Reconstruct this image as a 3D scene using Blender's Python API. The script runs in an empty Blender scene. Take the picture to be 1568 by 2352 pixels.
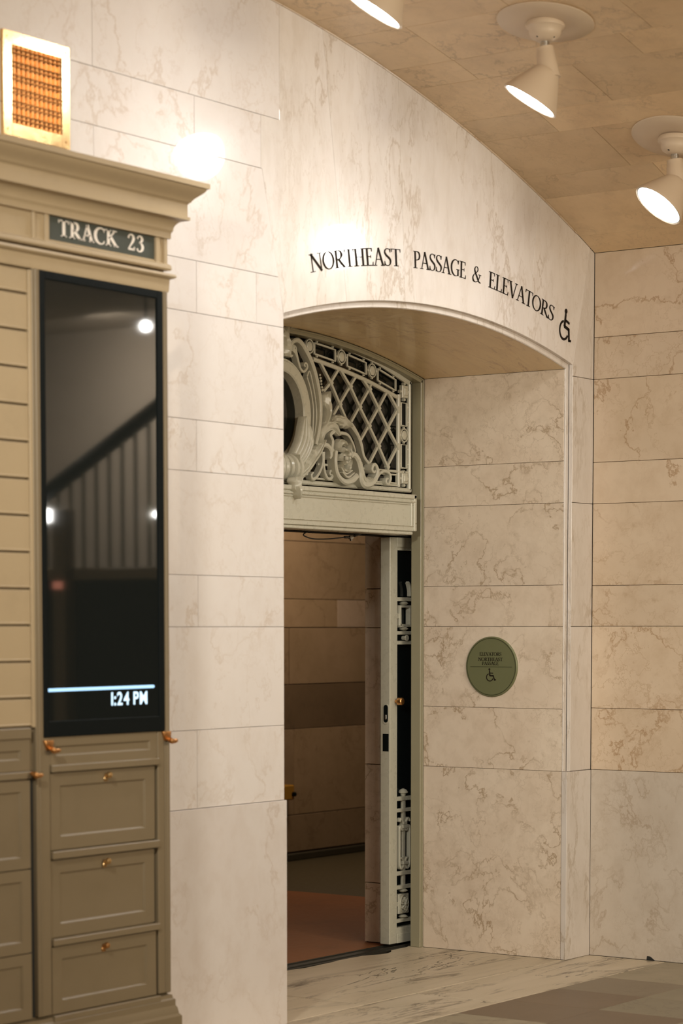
import bpy, bmesh, math, random
from mathutils import Vector, Matrix, noise as mnoise

SC = bpy.context.scene
COL = SC.collection
random.seed(7)

# ------------------------------------------------------------------ camera, world, lights, exposure
cam_data = bpy.data.cameras.new('camera')
cam = bpy.data.objects.new('camera', cam_data)
COL.objects.link(cam)
CAM_P = Vector((-10.397, -5.854, 1.65))
YAW, PITCH = math.radians(35.363), math.radians(4.4)
fwd = Vector((math.cos(YAW) * math.cos(PITCH), math.sin(YAW) * math.cos(PITCH), -math.sin(PITCH)))
cam.location = CAM_P
cam.rotation_euler = fwd.to_track_quat('-Z', 'Y').to_euler()
cam_data.sensor_fit = 'VERTICAL'
cam_data.sensor_height = 36.0
cam_data.lens = 83.66
cam_data.shift_y = 0.28977
cam_data.clip_end = 100
cam_data.dof.use_dof = True
cam_data.dof.focus_distance = 11.9
cam_data.dof.aperture_fstop = 2.8
SC.camera = cam

SC.view_settings.view_transform = 'Standard'
SC.view_settings.look = 'None'
SC.view_settings.gamma = 1.0
SC.view_settings.use_curve_mapping = False
SC.view_settings.exposure = 0.5

world = bpy.data.worlds.new('world')
SC.world = world
world.use_nodes = True
world.node_tree.nodes['Background'].inputs[0].default_value = (1.0, 0.72, 0.45, 1)
world.node_tree.nodes['Background'].inputs[1].default_value = 0.02

LAMP_DISC = 34.0        # radiance of a lamp face
LAMP_SPOT = 15.0       # beam of each lamp, watts
LAMP_COL = (1.0, 1.0, 0.99)


def area_light(name, loc, size, power, colr, rot=(0, 0, 0)):
    d = bpy.data.lights.new(name, 'AREA')
    d.shape = 'RECTANGLE'
    d.size, d.size_y = size
    d.energy = power
    d.color = colr
    o = bpy.data.objects.new(name, d)
    o.location = loc
    o.rotation_euler = rot
    COL.objects.link(o)
    return o


WARM = (1.0, 0.97, 0.88)
beam = area_light('unseen_hall_light', (-8.0, -2.4, 3.45), (0.5, 0.5), 20, WARM, Vector((8.0, 2.1, -1.95)).to_track_quat('-Z', 'Y').to_euler())
beam.data.spread = math.radians(60)
area_light('unseen_hall_light', (-5.0, -9.3, 3.2), (5, 1.6), 285, (1.0, 0.89, 0.72), Vector((2.6, 9.3, -1.3)).to_track_quat('-Z', 'Y').to_euler())  # large unseen fill, added to brighten the walls from behind the camera
area_light('stair_reflection_fill', (5.0, -8.2, 4.1), (0.4, 2.4), 110, (1.0, 0.88, 0.74), Vector((1, 0, -.9)).to_track_quat('-Z', 'Y').to_euler())  # unseen light, added to brighten the stair wall the display mirrors
area_light('passage_light', (2.6, 3.0, 3.2), (0.8, 0.5), 22, (1.0, 0.78, 0.55))

# ------------------------------------------------------------------ geometry helpers


class MB:
    """collects faces of one mesh"""

    def __init__(self):
        self.v = []
        self.f = []
        self.m = []

    def add(self, verts, faces, mi=0):
        n = len(self.v)
        self.v.extend([tuple(p) for p in verts])
        self.f.extend([tuple(n + i for i in f) for f in faces])
        self.m.extend([mi] * len(faces))

    def box(self, x0, x1, y0, y1, z0, z1, b=0.0, mi=0):
        if b <= 0:
            vs = [(x, y, z) for z in (z0, z1) for y in (y0, y1) for x in (x0, x1)]
            self.add(vs, [(0, 2, 3, 1), (4, 5, 7, 6), (0, 1, 5, 4), (2, 6, 7, 3), (0, 4, 6, 2), (1, 3, 7, 5)], mi)
            return
        bm = bmesh.new()
        bmesh.ops.create_cube(bm, size=1.0)
        for v in bm.verts:
            v.co = Vector((x0 + (v.co.x + .5) * (x1 - x0), y0 + (v.co.y + .5) * (y1 - y0), z0 + (v.co.z + .5) * (z1 - z0)))
        bmesh.ops.bevel(bm, geom=list(bm.edges), offset=b, segments=1, affect='EDGES', profile=.5)
        self.bm(bm, mi)

    def bm(self, bm, mi=0):
        bm.verts.index_update()
        self.add([v.co[:] for v in bm.verts], [[v.index for v in f.verts] for f in bm.faces], mi)
        bm.free()

    def build(self, name, mat, parent=None, smooth=False, angle=None):
        me = bpy.data.meshes.new(name)
        me.from_pydata(self.v, [], self.f)
        mats = mat if isinstance(mat, (list, tuple)) else [mat]
        for m in mats:
            me.materials.append(m)
        if len(mats) > 1:
            me.polygons.foreach_set('material_index', self.m)
        bm = bmesh.new()
        bm.from_mesh(me)
        bmesh.ops.recalc_face_normals(bm, faces=bm.faces)
        if smooth:
            ang = math.radians(angle or 40)
            for f in bm.faces:
                f.smooth = True
            for e in bm.edges:
                e.smooth = len(e.link_faces) == 2 and e.calc_face_angle(0) < ang
        bm.to_mesh(me)
        bm.free()
        o = bpy.data.objects.new(name, me)
        COL.objects.link(o)
        if parent is not None:
            o.parent = parent
        return o


def empty(name, loc=(0, 0, 0)):
    o = bpy.data.objects.new(name, None)
    o.location = loc
    COL.objects.link(o)
    return o


def tag(o, label=None, cat=None, group=None, kind=None):
    if label:
        o['label'] = label
    if cat:
        o['category'] = cat
    if group:
        o['group'] = group
    if kind:
        o['kind'] = kind
    return o


def setparent(o, p):
    """parent keeping world coordinates (p sits unrotated at p.location)"""
    o.parent = p
    o.matrix_parent_inverse = Matrix.Translation(p.location).inverted()
    return o


def clean(poly):
    out = []
    for p in poly:
        if not out or (Vector(p) - Vector(out[-1])).length > 1e-4:
            out.append(p)
    if (Vector(out[0]) - Vector(out[-1])).length < 1e-4:
        out.pop()
    return out


def inset(poly, d):
    n = len(poly)
    a = sum(poly[i][0] * poly[(i + 1) % n][1] - poly[(i + 1) % n][0] * poly[i][1] for i in range(n))
    s = 1 if a > 0 else -1
    out = []
    for i in range(n):
        p0, p1, p2 = Vector(poly[i - 1]), Vector(poly[i]), Vector(poly[(i + 1) % n])
        e1, e2 = (p1 - p0).normalized(), (p2 - p1).normalized()
        n1, n2 = Vector((-e1.y, e1.x)) * s, Vector((-e2.y, e2.x)) * s
        k = 1 + n1.dot(n2)
        m = (n1 + n2) / max(k, .3)
        out.append((p1.x + m.x * d, p1.y + m.y * d))
    return out


def slab(mb, poly, fn, depth=.018, gap=.0012, ch=.0015, mi=0):
    """flat stone: poly in (u, v), fn(u, v, d) -> point, d measured into the wall"""
    a = inset(clean(poly), gap)
    b = inset(a, ch)
    n = len(a)
    vs = [fn(u, v, 0) for u, v in b] + [fn(u, v, ch) for u, v in a] + [fn(u, v, depth) for u, v in a]
    fs = [tuple(range(n))]
    for i in range(n):
        j = (i + 1) % n
        fs.append((i, j, n + j, n + i))
        fs.append((n + i, n + j, 2 * n + j, 2 * n + i))
    fs.append(tuple(range(3 * n - 1, 2 * n - 1, -1)))
    mb.add(vs, fs, mi)


def slab_obj(poly, fn, mat, parent, name='slab', depth=.018, gap=.0012, ch=.0015):
    mb = MB()
    slab(mb, poly, fn, depth, gap, ch)
    return mb.build(name, mat, parent)


def rect(u0, u1, v0, v1):
    return [(u0, v0), (u1, v0), (u1, v1), (u0, v1)]


def catmull(pts, k=8, closed=False):
    P = [Vector(p) for p in pts]
    n = len(P)
    out = []
    for i in range(n if closed else n - 1):
        p0 = P[(i - 1) % n] if (closed or i > 0) else P[0] * 2 - P[1]
        p1, p2 = P[i], P[(i + 1) % n]
        p3 = P[(i + 2) % n] if (closed or i + 2 < n) else P[-1] * 2 - P[-2]
        for t in range(k):
            t /= k
            out.append(.5 * ((2 * p1) + (p2 - p0) * t + (2 * p0 - 5 * p1 + 4 * p2 - p3) * t * t + (-p0 + 3 * p1 - 3 * p2 + p3) * t ** 3))
    if not closed:
        out.append(P[-1])
    return out


def interp(ws, n):
    if not isinstance(ws, (list, tuple)):
        return [ws] * n
    out = []
    for i in range(n):
        t = i / max(1, n - 1) * (len(ws) - 1)
        k = min(int(t), len(ws) - 2)
        out.append(ws[k] + (ws[k + 1] - ws[k]) * (t - k))
    return out


def ribbon(mb, pts, w, fn, d0, d1, closed=False, bev=.25, mi=0):
    """band along 2D pts, width w (number or list), from depth d0 (front) to d1 (back) with chamfered front edges"""
    P = [Vector(p) for p in pts]
    n = len(P)
    W = interp(w, n)
    prof = []
    for i in range(n):
        if closed:
            t = P[(i + 1) % n] - P[i - 1]
        else:
            t = P[min(i + 1, n - 1)] - P[max(i - 1, 0)]
        t = t.normalized() if t.length > 0 else Vector((1, 0))
        nn = Vector((-t.y, t.x))
        h = W[i] / 2
        c = min(h * bev * 2, abs(d1 - d0) * .6)
        row = []
        for s, d in ((-h, d1), (-h, d0 + c), (-h + c, d0), (h - c, d0), (h, d0 + c), (h, d1)):
            q = P[i] + nn * s
            row.append(fn(q.x, q.y, d))
        prof.append(row)
    vs = [p for r in prof for p in r]
    fs = []
    for i in range(n if closed else n - 1):
        j = (i + 1) % n
        for k in range(6):
            l = (k + 1) % 6
            fs.append((i * 6 + k, i * 6 + l, j * 6 + l, j * 6 + k))
    if not closed:
        fs.append(tuple(range(5, -1, -1)))
        fs.append(tuple((n - 1) * 6 + k for k in range(6)))
    mb.add(vs, fs, mi)


def tube(mb, pts, r, sides=8, closed=False, mi=0):
    P = [Vector(p) for p in pts]
    n = len(P)
    R = interp(r, n)
    up = Vector((0, 0, 1))
    rows = []
    prev = None
    for i in range(n):
        t = (P[(i + 1) % n] - P[i - 1]) if closed else (P[min(i + 1, n - 1)] - P[max(i - 1, 0)])
        t.normalize()
        if prev is None:
            a = t.cross(up)
            if a.length < .01:
                a = t.cross(Vector((1, 0, 0)))
        else:
            a = prev - t * prev.dot(t)
        a.normalize()
        prev = a
        b = t.cross(a)
        rows.append([P[i] + (a * math.cos(2 * math.pi * k / sides) + b * math.sin(2 * math.pi * k / sides)) * R[i] for k in range(sides)])
    vs = [p for r_ in rows for p in r_]
    fs = []
    for i in range(n if closed else n - 1):
        j = (i + 1) % n
        for k in range(sides):
            l = (k + 1) % sides
            fs.append((i * sides + k, i * sides + l, j * sides + l, j * sides + k))
    if not closed:
        fs.append(tuple(range(sides - 1, -1, -1)))
        fs.append(tuple((n - 1) * sides + k for k in range(sides)))
    mb.add(vs, fs, mi)


def lathe(mb, prof, mat4, seg=24, mi=0, cap0=True, cap1=True):
    """prof: list of (r, h) revolved about local z, then moved by mat4"""
    vs, fs = [], []
    n = len(prof)
    for r, h in prof:
        for k in range(seg):
            a = 2 * math.pi * k / seg
            vs.append(mat4 @ Vector((r * math.cos(a), r * math.sin(a), h)))
    for i in range(n - 1):
        for k in range(seg):
            l = (k + 1) % seg
            fs.append((i * seg + k, i * seg + l, (i + 1) * seg + l, (i + 1) * seg + k))
    if cap0:
        fs.append(tuple(range(seg - 1, -1, -1)))
    if cap1:
        fs.append(tuple((n - 1) * seg + k for k in range(seg)))
    mb.add(vs, fs, mi)


def axis_mat(loc, d):
    d = Vector(d).normalized()
    return Matrix.Translation(loc) @ d.to_track_quat('Z', 'Y').to_matrix().to_4x4()


def leaf(mb, spine, left, right, fn, d_edge, d_crest, lobes=7, lobe_amp=.25, rows=None, mi=0):
    """acanthus leaf: spine and two edge curves; raised folds, scalloped edges"""
    n = rows or 26

    def resample(c):
        c = catmull(c, 10)
        L = [0]
        for i in range(1, len(c)):
            L.append(L[-1] + (c[i] - c[i - 1]).length)
        out = []
        for i in range(n):
            t = L[-1] * i / (n - 1)
            k = 0
            while k < len(L) - 2 and L[k + 1] < t:
                k += 1
            f = (t - L[k]) / max(1e-9, L[k + 1] - L[k])
            out.append(c[k].lerp(c[k + 1], min(1, f)))
        return out
    S, A, B = resample(spine), resample(left), resample(right)
    cols = [-1, -.78, -.55, -.3, 0, .3, .55, .78, 1]
    vs = []
    for i in range(n):
        ph = (i / (n - 1)) * lobes
        sc = 1 - lobe_amp * (.5 + .5 * math.cos(2 * math.pi * ph))
        for c in cols:
            e = A[i] if c < 0 else B[i]
            q = S[i].lerp(e, abs(c) * (sc if abs(c) > .6 else (1 + sc) / 2))
            ridge = (1 - abs(c)) ** .8
            fold = .26 * math.cos(abs(c) * 4 * math.pi + ph * 1.2) * (1 - abs(c) ** 3)
            d = d_edge + (d_crest - d_edge) * (ridge * .75 + .25 + fold) if abs(c) < 1 else d_edge
            vs.append(fn(q.x, q.y, d))
    m = len(cols)
    fs = []
    for i in range(n - 1):
        for k in range(m - 1):
            fs.append((i * m + k, i * m + k + 1, (i + 1) * m + k + 1, (i + 1) * m + k))
    nb = len(vs)
    back = d_edge + .012
    for i in range(n):
        for k in (0, m - 1):
            ph = (i / (n - 1)) * lobes
            sc = 1 - lobe_amp * (.5 + .5 * math.cos(2 * math.pi * ph))
            e = A[i] if k == 0 else B[i]
            q = S[i].lerp(e, sc)
            vs.append(fn(q.x, q.y, back))
    for i in range(n - 1):
        fs.append((i * m, (i + 1) * m, nb + 2 * (i + 1), nb + 2 * i))
        fs.append((i * m + m - 1, nb + 2 * i + 1, nb + 2 * (i + 1) + 1, (i + 1) * m + m - 1))
        fs.append((nb + 2 * i, nb + 2 * (i + 1), nb + 2 * (i + 1) + 1, nb + 2 * i + 1))
    mb.add(vs, fs, mi)


# ------------------------------------------------------------------ materials


def new_mat(name):
    m = bpy.data.materials.new(name)
    m.use_nodes = True
    nt = m.node_tree
    return m, nt, nt.nodes['Principled BSDF']


def N(nt, typ, **kw):
    n = nt.nodes.new(typ)
    for k, v in kw.items():
        setattr(n, k, v)
    return n


def mix_rgb(nt, fac, a, b, mode='MIX'):
    n = N(nt, 'ShaderNodeMix', data_type='RGBA', blend_type=mode)
    for sock, val in ((n.inputs[0], fac), (n.inputs[6], a), (n.inputs[7], b)):
        if isinstance(val, bpy.types.NodeSocket):
            nt.links.new(val, sock)
        elif isinstance(val, (int, float)):
            sock.default_value = val
        else:
            sock.default_value = (*val, 1)
    return n.outputs[2]


def math_n(nt, op, a, b=None, c=None, clamp=False):
    n = N(nt, 'ShaderNodeMath', operation=op, use_clamp=clamp)
    for i, val in enumerate((a, b, c)):
        if val is None:
            continue
        if isinstance(val, bpy.types.NodeSocket):
            nt.links.new(val, n.inputs[i])
        else:
            n.inputs[i].default_value = val
    return n.outputs[0]


def noise_n(nt, vec, scale, detail=4, rough=.55, dist=0):
    n = N(nt, 'ShaderNodeTexNoise')
    n.inputs['Scale'].default_value = scale
    n.inputs['Detail'].default_value = detail
    n.inputs['Roughness'].default_value = rough
    n.inputs['Distortion'].default_value = dist
    nt.links.new(vec, n.inputs['Vector'])
    return n.outputs['Fac']


def piece_coords(nt, stretch=(1, 1, 1)):
    """world position shifted at random for each object, so no two stones share a pattern"""
    g = N(nt, 'ShaderNodeNewGeometry')
    oi = N(nt, 'ShaderNodeObjectInfo')
    mul = N(nt, 'ShaderNodeVectorMath', operation='SCALE')
    mul.inputs[0].default_value = (57.0, 31.0, 83.0)
    nt.links.new(oi.outputs['Random'], mul.inputs['Scale'])
    st = N(nt, 'ShaderNodeVectorMath', operation='MULTIPLY')
    nt.links.new(g.outputs['Position'], st.inputs[0])
    st.inputs[1].default_value = stretch
    ad = N(nt, 'ShaderNodeVectorMath', operation='ADD')
    nt.links.new(st.outputs[0], ad.inputs[0])
    nt.links.new(mul.outputs[0], ad.inputs[1])
    return ad.outputs[0], oi.outputs['Random']


def line_of(nt, fac, width):
    """thin dark line where a noise crosses one half"""
    a = math_n(nt, 'ABSOLUTE', math_n(nt, 'SUBTRACT', fac, .5))
    r = N(nt, 'ShaderNodeMapRange')
    r.inputs['From Min'].default_value = 0
    r.inputs['From Max'].default_value = width
    r.inputs['To Min'].default_value = 1
    r.inputs['To Max'].default_value = 0
    nt.links.new(a, r.inputs['Value'])
    return r.outputs['Result']


def ramp(nt, fac, lo, hi):
    r = N(nt, 'ShaderNodeMapRange')
    r.inputs['From Min'].default_value = lo
    r.inputs['From Max'].default_value = hi
    nt.links.new(fac, r.inputs['Value'])
    return r.outputs['Result']


def marble(name, c1, c2, vein, stretch=(1, 1, 1), vein_amt=.7, rough=.2, vary=.1, coat=.0, scale=1.0, spec=.5, mott=.25):
    m, nt, p = new_mat(name)
    vec, rnd = piece_coords(nt, stretch)
    base = mix_rgb(nt, ramp(nt, noise_n(nt, vec, 1.6 * scale, 5, .6, .3), .3, .7), c1, c2)
    cloud = noise_n(nt, vec, 9 * scale, 6, .65, .3)
    base = mix_rgb(nt, math_n(nt, 'MULTIPLY', ramp(nt, cloud, .45, .8), mott), base, vein)
    mask = ramp(nt, noise_n(nt, vec, 1.3 * scale, 3, .5), .42, .66)
    v1 = line_of(nt, noise_n(nt, vec, 2.1 * scale, 9, .6, .25), .013)
    v3 = math_n(nt, 'MULTIPLY', line_of(nt, noise_n(nt, vec, 6.5 * scale, 8, .58, .15), .012), ramp(nt, noise_n(nt, vec, 2.1 * scale, 3), .45, .7))
    v2 = line_of(nt, noise_n(nt, vec, 4.2 * scale, 9, .62, .15), .011)
    v2 = math_n(nt, 'MULTIPLY', v2, mask)
    blot = math_n(nt, 'MULTIPLY', line_of(nt, noise_n(nt, vec, 2.1 * scale, 9, .6, .25), .05), ramp(nt, noise_n(nt, vec, 14 * scale, 5, .7), .52, .7))
    v = math_n(nt, 'MAXIMUM', math_n(nt, 'MULTIPLY', v1, ramp(nt, noise_n(nt, vec, 2.6 * scale, 3), .34, .58)), math_n(nt, 'MULTIPLY', v2, .7))
    v = math_n(nt, 'MAXIMUM', v, math_n(nt, 'MULTIPLY', v3, .5))
    v = math_n(nt, 'MAXIMUM', v, math_n(nt, 'MULTIPLY', blot, .6))
    colr = mix_rgb(nt, math_n(nt, 'MULTIPLY', v, vein_amt), base, vein)
    tone = math_n(nt, 'ADD', math_n(nt, 'MULTIPLY', math_n(nt, 'SUBTRACT', rnd, .5), vary), 1.0)
    hsv = N(nt, 'ShaderNodeHueSaturation')
    nt.links.new(colr, hsv.inputs['Color'])
    nt.links.new(tone, hsv.inputs['Value'])
    nt.links.new(hsv.outputs[0], p.inputs['Base Color'])
    rr = math_n(nt, 'ADD', math_n(nt, 'MULTIPLY', noise_n(nt, vec, 22, 3), .10), rough - .05)
    nt.links.new(rr, p.inputs['Roughness'])
    p.inputs['Specular IOR Level'].default_value = spec
    if coat:
        p.inputs['Coat Weight'].default_value = coat
        p.inputs['Coat Roughness'].default_value = .025
    b = N(nt, 'ShaderNodeBump')
    b.inputs['Strength'].default_value = .03
    b.inputs['Distance'].default_value = .01
    nt.links.new(noise_n(nt, vec, 3, 3), b.inputs['Height'])
    nt.links.new(b.outputs[0], p.inputs['Normal'])
    return m


def paint(name, c, rough=.4, grime=.25, grime_col=(.12, .09, .05), spec=.5, metallic=0.0, scale=1.0):
    m, nt, p = new_mat(name)
    g = N(nt, 'ShaderNodeNewGeometry')
    vec = g.outputs['Position']
    f = ramp(nt, noise_n(nt, vec, 5 * scale, 6, .65), .5, .85)
    colr = mix_rgb(nt, math_n(nt, 'MULTIPLY', f, grime), c, grime_col)
    nt.links.new(colr, p.inputs['Base Color'])
    rr = math_n(nt, 'ADD', math_n(nt, 'MULTIPLY', noise_n(nt, vec, 30, 3), .15), rough - .07)
    nt.links.new(rr, p.inputs['Roughness'])
    p.inputs['Metallic'].default_value = metallic
    p.inputs['Specular IOR Level'].default_value = spec
    b = N(nt, 'ShaderNodeBump')
    b.inputs['Strength'].default_value = .06
    b.inputs['Distance'].default_value = .004
    nt.links.new(noise_n(nt, vec, 60, 4), b.inputs['Height'])
    nt.links.new(b.outputs[0], p.inputs['Normal'])
    return m


def emit(name, c, s):
    m, nt, p = new_mat(name)
    p.inputs['Base Color'].default_value = (0, 0, 0, 1)
    p.inputs['Emission Color'].default_value = (*c, 1)
    p.inputs['Emission Strength'].default_value = s
    return m


VEIN = (.30, .19, .09)
CREAM1, CREAM2 = (.72, .60, .49), (.66, .53, .41)
M_WALL = marble('polished_cream_marble', (.77, .72, .685), (.74, .68, .635), (.46, .32, .20), (1, 1, .8), .38, .24, .05, 1.0, 1.0, .12, .12)
M_ARCH = marble('streaked_cream_marble', (.77, .72, .68), (.71, .645, .58), (.36, .25, .14), (1.6, 1, .55), .5, .24, .05, 1.0, 1.0, .12, .22)
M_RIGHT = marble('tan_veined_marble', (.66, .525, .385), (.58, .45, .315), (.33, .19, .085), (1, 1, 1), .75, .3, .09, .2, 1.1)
M_STRIP = marble('pale_strip_marble', (.70, .635, .575), (.64, .575, .51), (.36, .27, .17), (1, 1, .35), .6, .3, .05, .2)
M_PBASE = marble('pale_pink_base_marble', (.70, .645, .605), (.665, .60, .555), (.45, .33, .24), (1, 1, .8), .4, .3, .03, .3)
M_RBASE = marble('grey_base_marble', (.57, .495, .41), (.51, .435, .35), (.30, .21, .13), (1, 1, .8), .6, .32, .05, .15)
M_REVEAL = marble('veined_reveal_marble', (.77, .65, .515), (.69, .56, .43), VEIN, (1, 1, 1), .75, .3, .08, .3, 1.4)
M_SOFFIT = marble('golden_soffit_marble', (.92, .72, .43), (.80, .58, .32), (.44, .23, .12), (.22, 1, 1), .6, .3, .05, .2, 1.6)
M_VAULT = marble('tan_ceiling_marble', (.78, .59, .37), (.67, .485, .28), (.28, .18, .09), (1, 1, 1), .5, .35, .26, .0, 1.0)
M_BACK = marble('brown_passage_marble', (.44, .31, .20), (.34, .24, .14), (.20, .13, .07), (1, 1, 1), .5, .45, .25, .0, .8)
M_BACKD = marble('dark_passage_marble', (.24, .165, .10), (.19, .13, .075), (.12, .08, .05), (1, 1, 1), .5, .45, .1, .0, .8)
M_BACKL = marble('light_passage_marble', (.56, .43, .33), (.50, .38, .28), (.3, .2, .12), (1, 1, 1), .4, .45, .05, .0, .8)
M_GROUT = paint('dark_joint_mortar', (.15, .095, .052), .8, .2)
M_GROUTL = paint('tan_joint_mortar', (.54, .43, .33), .8, .2)
M_PLASTER = paint('plain_hall_plaster', (.52, .46, .38), .7, .15)
M_CAB = paint('tan_painted_steel', (.41, .312, .188), .38, .18)
M_CAB_SHADED = paint('tan_painted_steel_shaded', (.205, .156, .092), .38, .2)  # same cabinet paint, with the shade of the lower cabinet darkened into it
M_DOOR = paint('grey_green_enamel', (.55, .53, .425), .28, .05, (.15, .12, .08))
M_FRAME = paint('olive_grey_enamel', (.30, .27, .175), .32, .15)
M_DARKGAP = paint('black_gap', (.012, .012, .010), .8, .1)
M_SIGN = paint('dark_green_sign_board', (.055, .062, .05), .35, .3, (.12, .12, .1))
M_SIGNTXT = paint('cream_sign_lettering', (.80, .72, .63), .5, .05)
M_LETTER = paint('black_brown_lettering', (.018, .012, .008), .8, .1, (.03, .02, .015), .1)
M_BRASS = paint('bright_brass', (.86, .58, .27), .26, .12, (.4, .2, .06), .5, 1.0)
M_COPPER = paint('worn_copper_brass', (.66, .34, .13), .3, .25, (.25, .09, .03), .5, 1.0)
M_PLAQUE = paint('olive_green_bronze', (.17, .175, .085), .42, .25, (.11, .11, .05), .5, .15)
M_PLRIM = paint('dark_green_bronze', (.05, .052, .022), .4, .2)
M_LAMP = paint('cream_lamp_enamel', (.64, .51, .37), .4, .08, (.4, .28, .18))
M_RIM = paint('grey_lamp_rim', (.45, .45, .43), .4, .1)
M_STEEL = paint('bright_steel', (.62, .62, .6), .25, .1, (.2, .2, .2), .5, 1.0)
M_BLACK = paint('black_plastic', (.006, .008, .008), .5, .1, (.01, .01, .01), .08)
M_CABLE = paint('black_cable', (.012, .010, .008), .5, .1)
M_YELLOW = paint('yellow_enamel', (.48, .24, .03), .4, .2)
M_OLIVE = paint('olive_board', (.14, .105, .05), .6, .2)
M_TRACK = paint('black_worn_track', (.022, .020, .014), .6, .35, (.10, .08, .05), scale=4)
M_BASEB = paint('dark_base_strip', (.05, .042, .025), .6, .2)
M_BULB = emit('white_lamp_glow', (1.0, .99, .96), LAMP_DISC)
M_BLUE = emit('blue_white_screen_glow', (.42, .70, 1.0), 1.15)
M_TEXT = emit('white_blue_screen_text', (.62, .84, 1.0), 1.2)

# floor stones
def travertine(name, c1, c2, dark, amt, rough=.4, stretch=(.35, 2.2, 1)):
    m, nt, p = new_mat(name)
    vec, rnd = piece_coords(nt, stretch)
    base = mix_rgb(nt, ramp(nt, noise_n(nt, vec, 2.2, 6, .6, .5), .3, .72), c1, c2)
    st = ramp(nt, noise_n(nt, vec, 4.2, 8, .72, .6), .53, .64)
    mask = ramp(nt, noise_n(nt, vec, 1.1, 3, .5), .40, .58)
    s = math_n(nt, 'MULTIPLY', math_n(nt, 'MULTIPLY', st, mask), amt)
    colr = mix_rgb(nt, s, base, dark)
    crack = math_n(nt, 'MULTIPLY', line_of(nt, noise_n(nt, vec, 1.0, 7, .6, .8), .006), mask)
    colr = mix_rgb(nt, math_n(nt, 'MULTIPLY', crack, amt), colr, (.05, .035, .02))
    hsv = N(nt, 'ShaderNodeHueSaturation')
    nt.links.new(colr, hsv.inputs['Color'])
    nt.links.new(math_n(nt, 'ADD', math_n(nt, 'MULTIPLY', rnd, .08), .96), hsv.inputs['Value'])
    nt.links.new(hsv.outputs[0], p.inputs['Base Color'])
    p.inputs['Roughness'].default_value = rough
    b = N(nt, 'ShaderNodeBump', invert=True)
    b.inputs['Strength'].default_value = .15
    b.inputs['Distance'].default_value = .004
    nt.links.new(s, b.inputs['Height'])
    nt.links.new(b.outputs[0], p.inputs['Normal'])
    return m


M_THRESH = travertine('streaked_threshold_marble', (.65, .545, .40), (.53, .435, .30), (.085, .06, .035), 1.0)
M_BORDER = travertine('streaked_border_marble', (.64, .54, .405), (.53, .44, .31), (.11, .08, .05), .9)
M_TILE_L = travertine('light_speckled_tile', (.36, .30, .21), (.30, .25, .165), (.15, .12, .08), .7, .45, (2, 2, 1))
M_TILE_M = travertine('grey_brown_tile', (.23, .18, .12), (.20, .155, .10), (.17, .13, .08), .3, .4, (1, 1, 1))
M_TILE_D = travertine('brown_tile', (.17, .115, .07), (.14, .095, .056), (.13, .085, .05), .3, .4, (1, 1, 1))
M_TILE_G = travertine('grey_green_tile', (.26, .22, .15), (.22, .185, .12), (.17, .14, .09), .3, .4, (1, 1, 1))
M_LINO = paint('red_brown_floor', (.27, .105, .040), .6, .55, (.12, .06, .028), .2, scale=.6)
M_LINO2 = paint('olive_passage_floor', (.085, .068, .036), .45, .4, (.10, .08, .045), scale=.6)

# dark glass
def dark_glass(name, tint, rough=.06, alpha=.6):
    m, nt, p = new_mat(name)
    p.inputs['Base Color'].default_value = (*tint, 1)
    p.inputs['Roughness'].default_value = rough
    p.inputs['Specular IOR Level'].default_value = .6
    tr = N(nt, 'ShaderNodeBsdfTransparent')
    tr.inputs[0].default_value = (.5, .48, .42, 1)
    mx = N(nt, 'ShaderNodeMixShader')
    mx.inputs[0].default_value = alpha
    nt.links.new(tr.outputs[0], mx.inputs[1])
    nt.links.new(p.outputs[0], mx.inputs[2])
    nt.links.new(mx.outputs[0], nt.nodes['Material Output'].inputs['Surface'])
    return m


M_GLASS = dark_glass('dim_transom_glass', (.012, .013, .010), .06, .72)
M_DGLASS = dark_glass('dark_door_glass', (.008, .013, .014), .1, .85)
M_SCREEN, _nt, _p = new_mat('dark_display_glass')
_p.inputs['Base Color'].default_value = (.006, .007, .006, 1)
_p.inputs['Roughness'].default_value = .03
_p.inputs['Specular IOR Level'].default_value = .8
_p.inputs['Emission Color'].default_value = (.9, .95, .8, 1)
_p.inputs['Emission Strength'].default_value = .003

# ------------------------------------------------------------------ shape data of the place
XC = -1.381                    # middle of the arch
AC = (-1.381, -1.574)          # centre of the arch circle (x, z)
AR, ARI = 4.640, 4.612         # outer and inner arch radius
XL, XR = -2.555, -0.207        # outer edges of the opening
XRV = -0.235                   # plane of the right reveal
YD = 0.845                     # depth of the reveal
VC, VR = (-3.659, -5.411), 9.61  # vault circle


def arch_z(x, r=AR):
    return math.sqrt(r * r - (x - AC[0]) ** 2) + AC[1]


def vault_z(x):
    return math.sqrt(VR * VR - (x - VC[0]) ** 2) + VC[1]


def front(u, v, d):      # main wall, u = x, v = z
    return (u, d, v)


def right_fn(u, v, d):   # right wall, u = y, v = z
    return (d, u, v)


def reveal_fn(u, v, d):
    return (XRV + d, u, v)


def floor_fn(u, v, d):
    return (u, v, -d)


def vault_top(x0, x1, n=8):
    return [(x0 + (x1 - x0) * i / n, vault_z(x0 + (x1 - x0) * i / n)) for i in range(n + 1)]


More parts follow.
